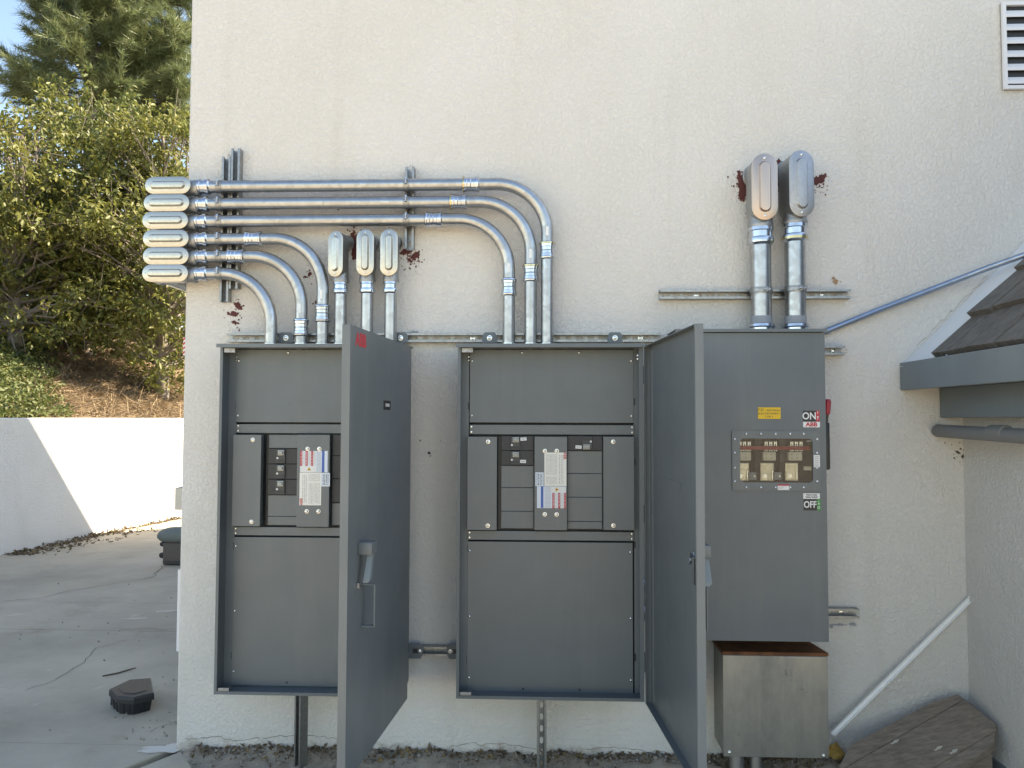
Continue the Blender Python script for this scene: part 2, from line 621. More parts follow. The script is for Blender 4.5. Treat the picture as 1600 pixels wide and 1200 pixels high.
# ---- building: side profile extruded along x (rear roof slopes, as its shadow on the retaining wall shows)
bld = thing('stucco_building', (3.0, 3.0, 0.0), 'white stucco building carrying the electrical cabinets', 'building')
prof = [(0.0, -0.1), (0.0, 5.5), (6.40, 5.5), (10.43, -0.1)]
w = MB()
c_ = 0.012
lp = []
for (x, sc) in ((XC, 1), (XC + c_, 0), (12.0, 0)):
    if sc:
        lp.append([(x, y + (c_ if y == 0 else -c_), z) for (y, z) in prof])
    else:
        lp.append([(x, y, z) for (y, z) in prof])
w.loft(lp)
wall = w.build('wall', M_STUCCO, bld)

# right wing: wall, fascia, beam, roof with shakes
MB().box(XW, 9.0, -1.5, -0.001, -0.1, 1.60).build('wing_wall', M_STUCCO, bld)
ZF0, ZF1, XF = 1.657, 1.781, 1.605
fas = MB().bbox(XF, XF + 0.03, -1.62, -0.003, ZF0, ZF1, 0.003).build('fascia_board', M_FASCIA, bld)
MB().box(XF + 0.03, XW + 0.3, -1.62, -0.004, ZF0 + 0.012, ZF0 + 0.03).build('soffit', M_FASCIA, bld)
xb = W(1467, 648, 0).x
MB().bbox(xb, xb + 0.13, -1.58, -0.006, 1.535, ZF0 + 0.011, 0.004).build('beam', M_FASCIA, bld)
for (px, py) in ((1412, 569), (1479, 556)):
    q = on_plane(px, py, (XF, 0, 0), Vector((1, 0, 0)))
    MB().lathe((XF - 0.003, q.y, q.z), (1, 0, 0), [(0, 0.004), (0.002, 0.007), (0.004, 0.007)], 10).build('nail', M_FASCIA, fas)

SL = R(45.5)
up = Vector((math.cos(SL), 0, math.sin(SL)))
nrm = Vector((-math.sin(SL), 0, math.cos(SL)))
P0 = Vector((XF + 0.03, 0, ZF1 - 0.02))
rl = 2.6


def roofpt(s, y, h):
    p = P0 + up * s + nrm * h
    return (p.x, y, p.z)


roof = MB().loft([[roofpt(0, y, -0.03), roofpt(rl, y, -0.03), roofpt(rl, y, 0.0), roofpt(0, y, 0.0)] for y in (-1.61, -0.002)]).build('roof', M_SHAKE, bld)
# gable filling below the wing roof
MB().loft([[(XW + 0.02, y, 1.6), (9.0, y, 1.6), (9.0, y, P0.z + rl * math.sin(SL) - 0.05), (P0.x + rl * math.cos(SL), y, P0.z + rl * math.sin(SL) - 0.05)] for y in (-1.48, -0.003)]).build('wing_gable', M_STUCCO, bld)
# painted cant strip between wall and shakes
cs = MB()
n = 40
lo_, hi_ = [], []
for i in range(n + 1):
    s = -0.02 + 1.8 * i / n
    wob = 0.012 * noise.noise(Vector((s * 9, 1.7, 0)))
    lo_.append([roofpt(s, -0.001, 0.018 + wob * .5), roofpt(s, -0.012, 0.022 + wob * .5), roofpt(s, -0.235 + wob, 0.012), roofpt(s, -0.235 + wob, 0.001), roofpt(s, -0.001, 0.001)])
cs.loft(lo_)
cs.build('cant_strip', flat('painted_mortar', (0.70, 0.70, 0.69), 0.85), roof)
random.seed(4)
course = 0
s = 0.0
while s < rl - 0.3 and course < 13:
    y = -0.225 - random.uniform(0, 0.03)
    k = 0
    while y > -1.5:
        wd = random.uniform(0.13, 0.21)
        t0 = random.uniform(0.014, 0.026)
        dl = random.uniform(-0.02, 0.012) if course else 0.03
        tw = random.uniform(-0.004, 0.004)
        a, b_ = y, y - wd + 0.007
        h0 = 0.030 if course else 0.022
        shv = []
        for yy, tt in ((a, -tw), (b_, tw)):
            shv.append([roofpt(s + dl + tt, yy, h0 - t0 + 0.002), roofpt(s + 0.40, yy, 0.004), roofpt(s + 0.40, yy, 0.008), roofpt(s + dl + tt, yy, h0 + t0 * 0.6)])
        MB().loft(shv).build('shake', M_SHAKE, roof)
        y -= wd
        k += 1
    s += 0.262
    course += 1

# vent in the upper right of the wall
vx0, vx1, vz0, vz1 = rect(1566, 3, 1700, 139, -0.012)
vent = MB().box(vx0, vx1, -0.006, -0.004, vz0, vz1).build('vent', M_BLACK, bld)
fr = 0.016
fm = MB()
for (a, b_, c, d) in ((vx0, vx0 + fr, vz0, vz1), (vx1 - fr, vx1, vz0, vz1), (vx0 + fr, vx1 - fr, vz0, vz0 + fr), (vx0 + fr, vx1 - fr, vz1 - fr, vz1)):
    fm.box(a, b_, -0.022, -0.0065, c, d)
M_VENT = flat('vent_white', (0.74, 0.74, 0.75), 0.5)
fm.build('frame', M_VENT, vent)
ns = 6
for i in range(ns):
    z = vz0 + fr + (vz1 - vz0 - 2 * fr) * (i + 0.1) / ns
    h = (vz1 - vz0 - 2 * fr) / ns
    MB().loft([[(x, -0.021, z), (x, -0.0075, z + h * 0.52), (x, -0.0085, z + h * 0.58), (x, -0.0225, z + h * 0.20), (x, -0.0225, z)] for x in (vx0 + fr, vx1 - fr)]).build('slat', M_VENT, vent)

# fixtures seen past the left corner
def corner_box(name, label, cat, px0, py0, px1, py1, mat, y0, dep):
    x0, x1, z0, z1 = rect(px0, py0, px1, py1, y0)
    t = MB().bbox(x0, XC - 0.0005, y0, y0 + dep, z0, z1, 0.002).build(name, mat)
    tag(t, label, cat)
    return t, (x0, x1, z0, z1)


t, q = corner_box('striped_sign', 'red and white striped sign edge at the building corner', 'sign', 286, 527, 292, 555, M_WHITE, 0.02, 0.10)
for i in range(4):
    zz = q[2] + (q[3] - q[2]) * (i + 0.2) / 4
    MB().add([(q[0] + 0.001, 0.0185, zz), (XC - 0.001, 0.0185, zz + 0.010), (XC - 0.001, 0.0185, zz + 0.020), (q[0] + 0.001, 0.0185, zz + 0.010)], [(0, 1, 2, 3)]).build('stripe', M_RED, t)
corner_box('utility_box', 'small grey utility box behind the building corner above the courtyard', 'box', 273, 762, 281, 797, M_CAST, 0.05, 0.16)
t, q = corner_box('downpipe', 'white square downpipe along the left building corner', 'downpipe', 276.5, 890, 279, 1018, M_VENT, 0.05, 0.05)

# red sealant smears and chips on the wall
def smear(pxs, spl=0, spread=20, mat=M_SEAL, name='sealant_smear', y=-0.002, seed=0, spc=None):
    """pxs: blobs (px, py, rx, ry, rotation) measured on the wall plane"""
    rr = random.Random(seed)
    m = MB()
    def blob(cx, cy, rx, ry, rot, rag, k, hh):
        c = W(cx, cy, 0)
        sc = 3.62 / FPX
        pts = []
        ph = rr.uniform(0, 100)
        for i in range(k):
            th = 2 * math.pi * i / k
            r = 1 + rag * noise.noise(Vector((math.cos(th) * 1.6 + ph, math.sin(th) * 1.6, 0))) + rag * 0.8 * noise.noise(Vector((math.cos(th) * 6 + ph, math.sin(th) * 6, 5)))
            u, v = rx * r * math.cos(th), ry * r * math.sin(th)
            pts.append((c.x + sc * (u * math.cos(rot) - v * math.sin(rot)), y, c.z + sc * (u * math.sin(rot) + v * math.cos(rot))))
        m.add(pts + [(c.x, y - hh, c.z)], [(i, (i + 1) % k, k) for i in range(k)])
    for (cx, cy, rx, ry, rot) in pxs:
        blob(cx, cy, rx * .72, ry * .72, rot, 0.5, 30, 0.0012)
        for i in range(int(10 + rx * ry * .12)):
            a, d = rr.uniform(0, 6.283), math.sqrt(rr.uniform(0.1, 1.1))
            u, v = rx * .85 * d * math.cos(a), ry * .85 * d * math.sin(a)
            k = rr.uniform(.12, .34)
            q = max(.9, k * min(rx, ry))
            blob(cx + u * math.cos(rot) + v * math.sin(rot), cy - (u * math.sin(rot) - v * math.cos(rot)), q * rr.uniform(.8, 1.6), q * rr.uniform(.5, 1), rr.uniform(0, 3), 0.6, 12, 0.0006)
    cx, cy = spc or (pxs[0][0], pxs[0][1])
    for i in range(spl):
        a, d = rr.uniform(0, 6.28), abs(rr.gauss(0, 1)) * spread
        s = rr.choice((0.5, 0.6, 0.8, 1.0, 1.5))
        blob(cx + d * math.cos(a), cy + d * math.sin(a), s, s * rr.uniform(.6, 1.3), rr.uniform(0, 3), 0.4, 7, 0.001)
    o = m.build(name, mat, wall)
    tag(o, kind='stuff')
    return o


smear([(557, 386, 12, 20, 0), (551, 372, 7, 9, 0)], 70, 15, seed=1, spc=(553, 362))
smear([(634, 394, 10, 6, 0.2), (650, 399, 9, 6, 0.5), (640, 407, 6, 3, -0.6)], 90, 11, seed=2, spc=(646, 405))
smear([(372, 478, 9, 5, -0.7)], 12, 9, seed=3)
smear([(366, 491, 9, 4.5, -0.1), (357, 490, 3, 3, 0)], 14, 10, seed=4)
smear([(367, 504, 8, 3, -0.15)], 14, 9, seed=5)
smear([(484, 428, 5, 3, 0.8), (477, 433, 3, 2, 0)], 20, 8, seed=6)
smear([(494, 472, 2, 2.5, 0.3)], 6, 5, seed=61)
smear([(1158, 285, 8, 21, 0.1), (1160, 305, 6, 12, -0.2)], 60, 13, seed=7, spc=(1158, 298))
smear([(1216, 275, 11, 26, 0)], 26, 14, seed=8, spc=(1216, 300))
smear([(1277, 281, 14, 8, 0.35), (1286, 276, 7, 5, 0.3)], 40, 10, seed=9, spc=(1280, 289))
smear([(1306, 440, 4, 4.5, -0.8), (1302, 435, 2.5, 2, 0)], 10, 6, flat('tan_sealant', (0.36, 0.22, 0.12), 0.8), seed=10)
smear([(1310, 976, 14, 2, 0.02), (1332, 975, 8, 2.5, 0), (1299, 978, 4, 3, 0)], 5, 9, M_CAULK, 'patch', seed=11)
smear([(1497, 707, 6, 2, -0.5), (1504, 713, 3, 3, 0)], 14, 12, flat('dirt_brown', (0.09, 0.07, 0.05), 0.9), 'stain', seed=12)
smear([(670, 708, 2.2, 2.4, 0)], 5, 20, flat('dirt_brown', (0.09, 0.07, 0.05), 0.9), 'stain', seed=13)
smear([(648, 519, 9, 3.5, 0), (640, 521, 5, 3, 0)], 0, 1, M_CAULK, 'patch', seed=14)

def wall_crack(pxs, wdt, seed):
    rr = random.Random(seed)
    pts = []
    for (a, b_) in zip(pxs[:-1], pxs[1:]):
        p, q = W(*a, 0), W(*b_, 0)
        k = max(2, int((q - p).length / 0.02))
        pts += [p.lerp(q, i / k) + Vector((rr.gauss(0, .003), 0, rr.gauss(0, .004))) for i in range(k)]
    v, f = [], []
    for i, p in enumerate(pts):
        w_ = wdt * rr.uniform(.2, 1.2)
        v += [(p.x, -.0022, p.z + w_), (p.x, -.0022, p.z - w_)]
    for i in range(len(pts) - 1): f.append((2 * i, 2 * i + 1, 2 * i + 3, 2 * i + 2))
    MB().add(v, f).build('hairline_crack', flat('crack_brown', (.20, .165, .125), .95), wall)


wall_crack([(288, 1155), (330, 1151), (372, 1158), (430, 1150), (470, 1147), (520, 1153), (560, 1160)], .0012, 1)
wall_crack([(700, 1166), (735, 1160), (790, 1163), (850, 1170)], .0011, 2)
wall_crack([(905, 1172), (960, 1166), (1010, 1172), (1050, 1176)], .0011, 3)
wall_crack([(1432, 541), (1470, 503), (1510, 463), (1548, 424)], .0012, 4)

# ---- retaining wall, hillside
rw = [(-6.75, -2.0), (-6.42, 1.0), (-5.99, 4.9), (-5.83, 6.5), (-5.53, 8.15), (-5.05, 10.4), (-4.0, 14.0)]


def rwx(y):
    for (a, b_) in zip(rw[:-1], rw[1:]):
        if a[1] <= y <= b_[1]:
            return a[0] + (b_[0] - a[0]) * (y - a[1]) / (b_[1] - a[1])
    return rw[0][0] if y < rw[0][1] else rw[-1][0]


ZR = 1.515
loops = []
for i in range(65):
    y = -2.0 + 16 * i / 64
    x = rwx(y)
    loops.append([(x, y, -0.1), (x, y, ZR - 0.012), (x - 0.012, y, ZR), (x - 0.22, y, ZR), (x - 0.22, y, -0.1)])
ret = MB().loft(loops).build('retaining_wall', M_RETWALL)
tag(ret, 'low white retaining wall below the wooded bank', 'wall')


def hillz(x, y):
    d = max(0.0, rwx(y) - 0.2 - x)
    z = 1.40 + 0.40 * d if d < 7 else 1.40 + 2.8 + (d - 7) * 0.12
    return z + 0.12 * noise.fractal(Vector((x * 0.6, y * 0.6, 1)), 1.0, 2.0, 4) + 0.03 * noise.noise(Vector((x * 5, y * 5, 1)))


hv, hf = [], []
HN, HM = 110, 120
for j in range(HM + 1):
    y = -2.0 + 46 * (j / HM) ** 1.3
    x0 = rwx(y) - 0.2
    for i in range(HN + 1):
        x = x0 - 30 * (i / HN) ** 1.6
        hv.append((x, y, hillz(x, y)))
for j in range(HM):
    for i in range(HN):
        a = j * (HN + 1) + i
        hf.append((a, a + 1, a + HN + 2, a + HN + 1))
hill = MB().add(hv, hf).build('hillside', M_MULCH, smooth=80, loc=(-6, 8, 1.4))
tag(hill, kind='structure')


def np_mesh(name, V, nper, faces, mat, parent=None, off=Vector((0, 0, 0))):
    """V: (count, nper, 3) vertices; faces: index lists within one piece"""
    cnt = V.shape[0]
    me = bpy.data.meshes.new(name)
    vv = (V.reshape(-1, 3) - np.array(off)).astype(np.float32)
    me.vertices.add(len(vv)); me.vertices.foreach_set('co', vv.ravel())
    base = (np.arange(cnt) * nper)[:, None]
    loops_ = np.concatenate([np.array(f) for f in faces])
    allv = (base + loops_[None, :]).ravel().astype(np.int32)
    me.loops.add(len(allv)); me.loops.foreach_set('vertex_index', allv)
    tot = np.array([len(f) for f in faces])
    st = np.concatenate([[0], np.cumsum(tot)[:-1]])
    starts = (np.arange(cnt)[:, None] * tot.sum() + st[None, :]).ravel().astype(np.int32)
    me.polygons.add(len(starts)); me.polygons.foreach_set('loop_start', starts)
    me.update(calc_edges=True); me.validate()
    me.materials.append(mat)
    o = bpy.data.objects.new(name, me)
    COL.objects.link(o)
    if parent is not None: o.parent = parent
    else: o.location = off
    OFF[o.name] = Vector(off)
    return o


def unit(a):
    return a / np.maximum(np.linalg.norm(a, axis=1, keepdims=True), 1e-9)


def leaves(centres, size, up_bias, asp=0.45, outward=None):
    n = len(centres)
    nrm_ = unit(rng.normal(size=(n, 3)) * 0.8 + np.array([0, 0, up_bias]) + (0 if outward is None else outward))
    d = unit(np.cross(nrm_, rng.normal(size=(n, 3))) + np.array([0, 0, -0.25]))
    s = unit(np.cross(nrm_, d))
    L_ = (size * rng.uniform(0.65, 1.25, n))[:, None]
    wv = L_ * asp * 0.5
    a = centres
    m1 = a + d * L_ * 0.5
    tip = a + d * L_ - nrm_ * L_ * 0.12
    l = m1 + s * wv + nrm_ * L_ * 0.08
    r = m1 - s * wv + nrm_ * L_ * 0.08
    return np.stack([a, l, tip, r], axis=1)        # two triangles folded along the rib


LEAF_F = [[0, 3, 2], [0, 2, 1]]


def broad_tree(px, D, top, low, rad, seed, nclump, nleaf, label, mat, lean=0.0, name='broadleaf_tree', size=0.095):
    rr = random.Random(seed)
    y = D - 3.62
    x = W(px, 600, y).x
    z0 = hillz(x, y) - 0.05
    t = thing(name, (x, y, z0), label, 'tree', 'trees on the bank')
    base = Vector((x, y, z0))
    H = top - z0
    mid = (top + low) / 2
    tr = MB()
    path = [base + Vector((lean * H * (i / 8) ** 1.3 + 0.05 * rr.gauss(0, 1) * i / 8, 0.05 * rr.gauss(0, 1), H * 0.92 * i / 8)) for i in range(9)]
    tr.tube(path, [0.10 * (1 - i / 9) + 0.012 for i in range(9)], 8)
    cl = []
    while len(cl) < nclump:
        u = Vector((rr.uniform(-1, 1), rr.uniform(-1, 1), rr.uniform(-1, 1)))
        if u.length > 1 or u.length < 0.25: continue
        tz = u.z
        k = 1.0 if tz < 0.1 else (1 - 0.45 * tz)
        cl.append(Vector((x + lean * H * 0.5 + u.x * rad * k, y + u.y * rad * k, mid + tz * (top - low) / 2)))
    for c in cl:
        f = min(0.98, max(0.12, (c.z - z0) / H * 0.75))
        i = f * 8
        p = path[int(i)].lerp(path[min(8, int(i) + 1)], i - int(i))
        m = p.lerp(c, 0.5) + Vector((rr.gauss(0, .1), rr.gauss(0, .1), rr.gauss(0.05, .1)))
        tr.tube([p, m, c], [0.030, 0.018, 0.007], 5, caps=False)
        for q in range(4):
            e = c + Vector((rr.gauss(0, .25), rr.gauss(0, .25), rr.gauss(0.1, .25)))
            tr.tube([m.lerp(c, rr.uniform(.4, 1)), e], [0.008, 0.003], 4, caps=False)
    tr.build('trunk', M_TWIG, t, smooth=60)
    pts, out = [], []
    for c in cl:
        r0 = rr.uniform(0.26, 0.5)
        k = int(nleaf * rr.uniform(0.6, 1.3))
        # sprays: leaves in short rows, not an even ball
        for sp_ in range(max(1, k // 9)):
            d = unit(rng.normal(size=(1, 3)))[0] * np.array([1, 1, 0.75])
            st = np.array(c) + d * r0 * rng.uniform(0.2, 1.0)
            ax = unit((d + rng.normal(size=3) * 0.5 + np.array([0, 0, 0.15]))[None])[0]
            tt = np.linspace(0, 0.28, 9)[:, None]
            pts.append(st + ax * tt + rng.normal(size=(9, 3)) * 0.025)
            out.append(np.repeat(d[None] * 0.5, 9, 0))
    P = np.concatenate(pts); O = np.concatenate(out)
    V = leaves(P, size, 0.55, 0.46, O)
    np_mesh('crown', V, 4, LEAF_F, mat, t, base)
    return t


broad_tree(20, 12.4, 7.0, 2.0, 1.75, 1, 105, 190, 'leafy tree at the left edge with pale bare upper twigs', M_LEAF, 0.02, size=0.105)
broad_tree(135, 14.2, 7.7, 2.1, 1.9, 2, 120, 200, 'tall leafy tree in the middle of the bank below the pine', M_LEAF2, size=0.11)
broad_tree(252, 13.2, 7.0, 2.1, 1.65, 3, 110, 190, 'leafy tree beside the building corner behind the conduit ends', M_LEAF, size=0.105)
broad_tree(330, 17.5, 7.4, 2.6, 2.0, 4, 70, 170, 'darker leafy tree half hidden behind the building corner', M_LEAF2, size=0.125)
broad_tree(75, 18.0, 7.0, 2.8, 2.2, 5, 80, 170, 'dark leafy tree at the back between the two nearer ones', M_LEAF2, size=0.125)


def pine(px, D, top, low, rad, seed, label, nb=46, skew=0.0):
    rr = random.Random(seed)
    y = D - 3.62
    x = W(px, 300, y).x
    z0 = hillz(x, y) - 0.1
    t = thing('pine_tree', (x, y, z0), label, 'tree', 'pines behind the bank')
    base = Vector((x, y, z0))
    H = top - z0
    tr = MB()
    path = [base + Vector((0.08 * rr.gauss(0, 1), 0.08 * rr.gauss(0, 1), H * i / 9)) for i in range(10)]
    tr.tube(path, [0.17 * (1 - i / 10) + 0.02 for i in range(10)], 9)
    tips = []
    for k in range(nb):
        f = k / nb
        z = low + (top - low) * f
        az = k * 2.4 + rr.uniform(-.4, .4)
        ln = rad * (1 - 0.6 * f) * rr.uniform(0.7, 1.15)
        i = min(8.99, (z - z0) / H * 9)
        p = path[int(i)].lerp(path[int(i) + 1], i - int(i))
        d = Vector((math.cos(az), math.sin(az), 0.25))
        e = p + d * ln + Vector((0, 0, 0.12 * ln))
        m = p + d * ln * 0.5 + Vector((0, 0, -0.08 * ln))
        tr.tube([p, m, e], [0.035, 0.022, 0.008], 5, caps=False)
        for q in range(20):
            g_ = rr.uniform(0.3, 1.0)
            c = (p.lerp(m, g_ * 2) if g_ < .5 else m.lerp(e, g_ * 2 - 1))
            dd = (d + Vector((rr.gauss(0, .7), rr.gauss(0, .7), rr.gauss(.15, .4)))).normalized()
            l2 = rr.uniform(0.3, 0.75)
            tr.tube([c, c + dd * l2], [0.009, 0.004], 4, caps=False)
            for s_ in range(4):
                tips.append((c + dd * l2 * (0.35 + 0.65 * s_ / 3), dd))
    tr.build('trunk', M_BARK, t, smooth=60)
    C = np.array([tuple(a) for a, b_ in tips]); Dd = np.array([tuple(b_) for a, b_ in tips])
    k = 30
    C = np.repeat(C, k, 0) + rng.normal(size=(len(C) * k, 3)) * 0.03
    Dd = unit(np.repeat(Dd, k, 0) * 0.8 + rng.normal(size=C.shape) * 0.55 + np.array([0, 0, 0.10]))
    Ln = rng.uniform(0.18, 0.34, len(C))[:, None]
    s = unit(np.cross(Dd, rng.normal(size=C.shape))) * 0.0075
    tip = C + Dd * Ln - np.array([0, 0, 0.03])
    V = np.stack([C + s, C - s, tip], axis=1)
    np_mesh('crown', V, 3, [[0, 1, 2]], M_NEEDLE, t, base)


pine(140, 18.5, 14.5, 8.4, 1.75, 21, 'tall pine with fluffy needles rising in the upper left', 54)
pine(222, 19.5, 15.0, 8.8, 1.7, 22, 'taller pine beside the building corner at the top', 54)

# ground cover, straw, litter (uncountable)
def scatter_hill(n, pxr, pyr, seed, zoff=0.0):
    r_ = np.random.default_rng(seed)
    out = []
    tries = 0
    while len(out) < n and tries < n * 6:
        tries += 1
        y = r_.uniform(3.0, 11.5)
        d = r_.uniform(0.0, 3.6) ** 1.0
        x = rwx(y) - 0.22 - d
        z = hillz(x, y)
        v = CROT.transposed() @ (Vector((x, y, z)) - CAM)
        px = 800 + FPX * v.x / -v.z
        py = 600 - FPX * v.y / -v.z
        if pxr(px, py): out.append((x, y, z))
    return np.array(out)


pts = scatter_hill(9000, lambda a, b_: -60 < a < 70 + max(0, b_ - 580) * 0.3 + 18 * math.sin(b_ * 0.3) and b_ > 540, 0, 3)
pts[:, 2] += np.random.default_rng(1).uniform(0, 0.16, len(pts))
o = np_mesh('ground_cover', leaves(pts, 0.07, 0.9, 0.5), 4, LEAF_F, M_GRASS, None, Vector((-6.5, 5, 1.5)))
tag(o, 'low green ground cover on the left of the bank', 'ground cover', kind='stuff')
pts = scatter_hill(9000, lambda a, b_: a > 50 and a < 310, 0, 4)
r_ = np.random.default_rng(9)
dd = unit(np.stack([r_.normal(size=len(pts)), r_.normal(size=len(pts)), 0.25 * r_.normal(size=len(pts)) + .1], 1))
sd = unit(np.cross(dd, np.array([[0, 0, 1.0]]) + r_.normal(size=dd.shape) * .4)) * 0.006
ln = r_.uniform(0.08, 0.30, len(pts))[:, None]
pts[:, 2] += 0.02
V = np.stack([pts - sd, pts + sd, pts + dd * ln + sd * .4, pts + dd * ln - sd * .4], 1)
o = np_mesh('straw_litter', V, 4, [[0, 1, 2, 3]], M_STRAW, None, Vector((-6.5, 6, 1.5)))
tag(o, 'dry straw and twigs strewn over the brown bank', 'straw', kind='stuff')

# leaf litter drifted along the retaining wall and in the soil strip
r_ = np.random.default_rng(12)
pp = []
while len(pp) < 1500:
    y = r_.uniform(4.9, 9.6)
    d = abs(r_.normal()) * (0.22 if y < 7.4 else 0.12)
    if noise.noise(Vector((y * 1.3, d * 2, 0))) < -0.15 and d > 0.1: continue
    pp.append((rwx(y) + 0.02 + d, y, 0.004 + r_.uniform(0, 0.02)))
pp = np.array(pp)
o = np_mesh('drifted_leaf_litter', leaves(pp, 0.05, 1.2, 0.6), 4, LEAF_F, M_LITTER, None, Vector((-5.7, 6.5, 0)))
tag(o, 'brown leaf litter drifted along the foot of the retaining wall', 'leaf litter', kind='stuff')


def soilz(x, y):
    e = max(0.0, min(1.0, (y + 0.16) / 0.16))
    z = -0.012 + 0.034 * e + 0.020 * noise.fractal(Vector((x * 7, y * 7, 0)), 1.0, 2.0, 4) + 0.006 * noise.noise(Vector((x * 45, y * 45, 3)))
    return z


pp = np.array([(x, y, soilz(x, y) + 0.004) for x, y in zip(r_.uniform(-1.6, 1.85, 1500), -np.abs(r_.normal(size=1500)) ** 1.6 * 0.03 - 0.006)])
o = np_mesh('soil_leaf_litter', leaves(pp, 0.026, 1.0, 0.6), 4, LEAF_F, M_LITTER, None, Vector((0, -0.1, 0)))
tag(o, 'dry leaf scraps on the soil along the wall foot', 'leaf litter', kind='stuff')
ico = [Vector(v) for v in ((1, 0, 0), (-1, 0, 0), (0, 1, 0), (0, -1, 0), (0, 0, 1), (0, 0, -1))]
icf = [[0, 2, 4], [2, 1, 4], [1, 3, 4], [3, 0, 4], [2, 0, 5], [1, 2, 5], [3, 1, 5], [0, 3, 5]]
n = 420
xs = r_.uniform(-1.62, 1.85, n); ys = -np.abs(r_.normal(size=n)) ** 1.5 * 0.045 - 0.006
C = np.array([(x, y, soilz(x, y) + 0.002) for x, y in zip(xs, ys)])
sz = r_.uniform(0.003, 0.011, n)[:, None, None] * r_.uniform(0.7, 1.3, (n, 1, 3))
V = C[:, None, :] + np.array([tuple(v) for v in ico])[None] * sz * r_.uniform(0.7, 1.3, (n, 6, 1))
o = np_mesh('grit', V, 6, icf, M_STONE, None, Vector((0, -0.1, 0)))
tag(o, 'small stones and grit in the soil along the wall foot', 'grit', kind='stuff')

# crumbs scattered over the concrete
n = 130
xs = r_.uniform(-4.6, XC - .05, n); ys = r_.uniform(-0.2, 4.5, n)
near = r_.uniform(size=n) < 0.45
xs[near] = XC - .06 - np.abs(r_.normal(size=near.sum())) * .22; ys[near] = .1 + np.abs(r_.normal(size=near.sum())) * .5
C = np.stack([xs, ys, np.full(n, .003)], 1)
sz = r_.uniform(0.002, 0.008, n)[:, None, None] * r_.uniform(0.7, 1.5, (n, 1, 3))
V = C[:, None, :] + np.array([tuple(v) for v in ico])[None] * sz
o = np_mesh('concrete_crumbs', V, 6, icf, M_SOIL, None, Vector((-2.5, 1, 0)))
tag(o, 'dark crumbs of dirt scattered over the courtyard concrete', 'grit', kind='stuff')

# cracks and a wire lying on the concrete
def crack(pxs, name, wdt, seed, mat=None):
    rr = random.Random(seed)
    pts = []
    for (a, b_) in zip(pxs[:-1], pxs[1:]):
        p, q = G(*a), G(*b_)
        k = max(2, int((q - p).length / 0.06))
        for i in range(k):
            pts.append(p.lerp(q, i / k) + Vector((rr.gauss(0, .012), rr.gauss(0, .022), 0)))
    pts.append(G(*pxs[-1]))
    m = MB()
    v, f = [], []
    for i, p in enumerate(pts):
        d = (pts[min(i + 1, len(pts) - 1)] - pts[max(0, i - 1)]).normalized()
        s_ = Vector((-d.y, d.x, 0)) * wdt * rr.uniform(0.4, 1.2)
        v += [p + s_ + Vector((0, 0, .003)), p - s_ + Vector((0, 0, .003))]
    for i in range(len(pts) - 1):
        f.append((2 * i, 2 * i + 1, 2 * i + 3, 2 * i + 2))
    return m.add(v, f).build(name, mat or flat('crack_dark', (0.15, 0.135, 0.115), 0.95), pav)


crack([(0, 940), (60, 935), (120, 922), (180, 912), (238, 902), (244, 894), (258, 884)], 'crack', 0.005, 1)
crack([(35, 1078), (90, 1062), (125, 1040), (150, 1015), (200, 1000)], 'crack', 0.0022, 2)
crack([(170, 984), (225, 983), (272, 983)], 'crack', 0.003, 3)
crack([(232, 1146), (255, 1134), (272, 1128)], 'crack', 0.0018, 4)
for (px, py, a, b_, rot) in ((210, 967, .10, .025, .2), (263, 955, .09, .03, .3), (25, 961, .06, .02, .6)):
    c = G(px, py)
    m = MB()
    k = 14
    ring = []
    for i in range(k):
        th = 6.283 * i / k
        r = 1 + .35 * noise.noise(Vector((math.cos(th) * 2, math.sin(th) * 2, px)))
        u, v = a * r * math.cos(th), b_ * r * math.sin(th)
        ring.append((c.x + u * math.cos(rot) - v * math.sin(rot), c.y + u * math.sin(rot) + v * math.cos(rot), 0.0025))
    m.add(ring, [tuple(range(k))]).build('paint_spot', flat('worn_paint', (0.55, 0.50, 0.42), 0.8), pav)
# white paint spilled at the corner
c = G(258, 1172)
m = MB()
ring = []
for i in range(60):
    th = 6.283 * i / 60
    r = 1 + .55 * noise.noise(Vector((math.cos(th) * 2.2, math.sin(th) * 2.2, 7))) + .35 * noise.noise(Vector((math.cos(th) * 8, math.sin(th) * 8, 2)))
    u, v = .115 * r * math.cos(th), .045 * r * math.sin(th)
    ring.append((c.x + 0.01 + u - v * .2, c.y + .02 + v + u * .35, 0.0025))
m.add(ring, [tuple(range(60))]).build('paint_spot', flat('spilt_paint', (0.66, 0.61, 0.53), 0.8), pav)
p, q = G(230, 1058), G(360, 1058)
tw = MB().tube([G(160, 1058) + Vector((0, 0, .006)), G(185, 1053) + Vector((0, 0, .006)), G(200, 1049) + Vector((0, 0, .008)), G(212, 1045) + Vector((0, 0, .006))], [.004, .005, .005, .003], 6).build('twig', M_BARK, smooth=60)
tag(tw, 'thin dark twig lying on the concrete behind the black box', 'twig')
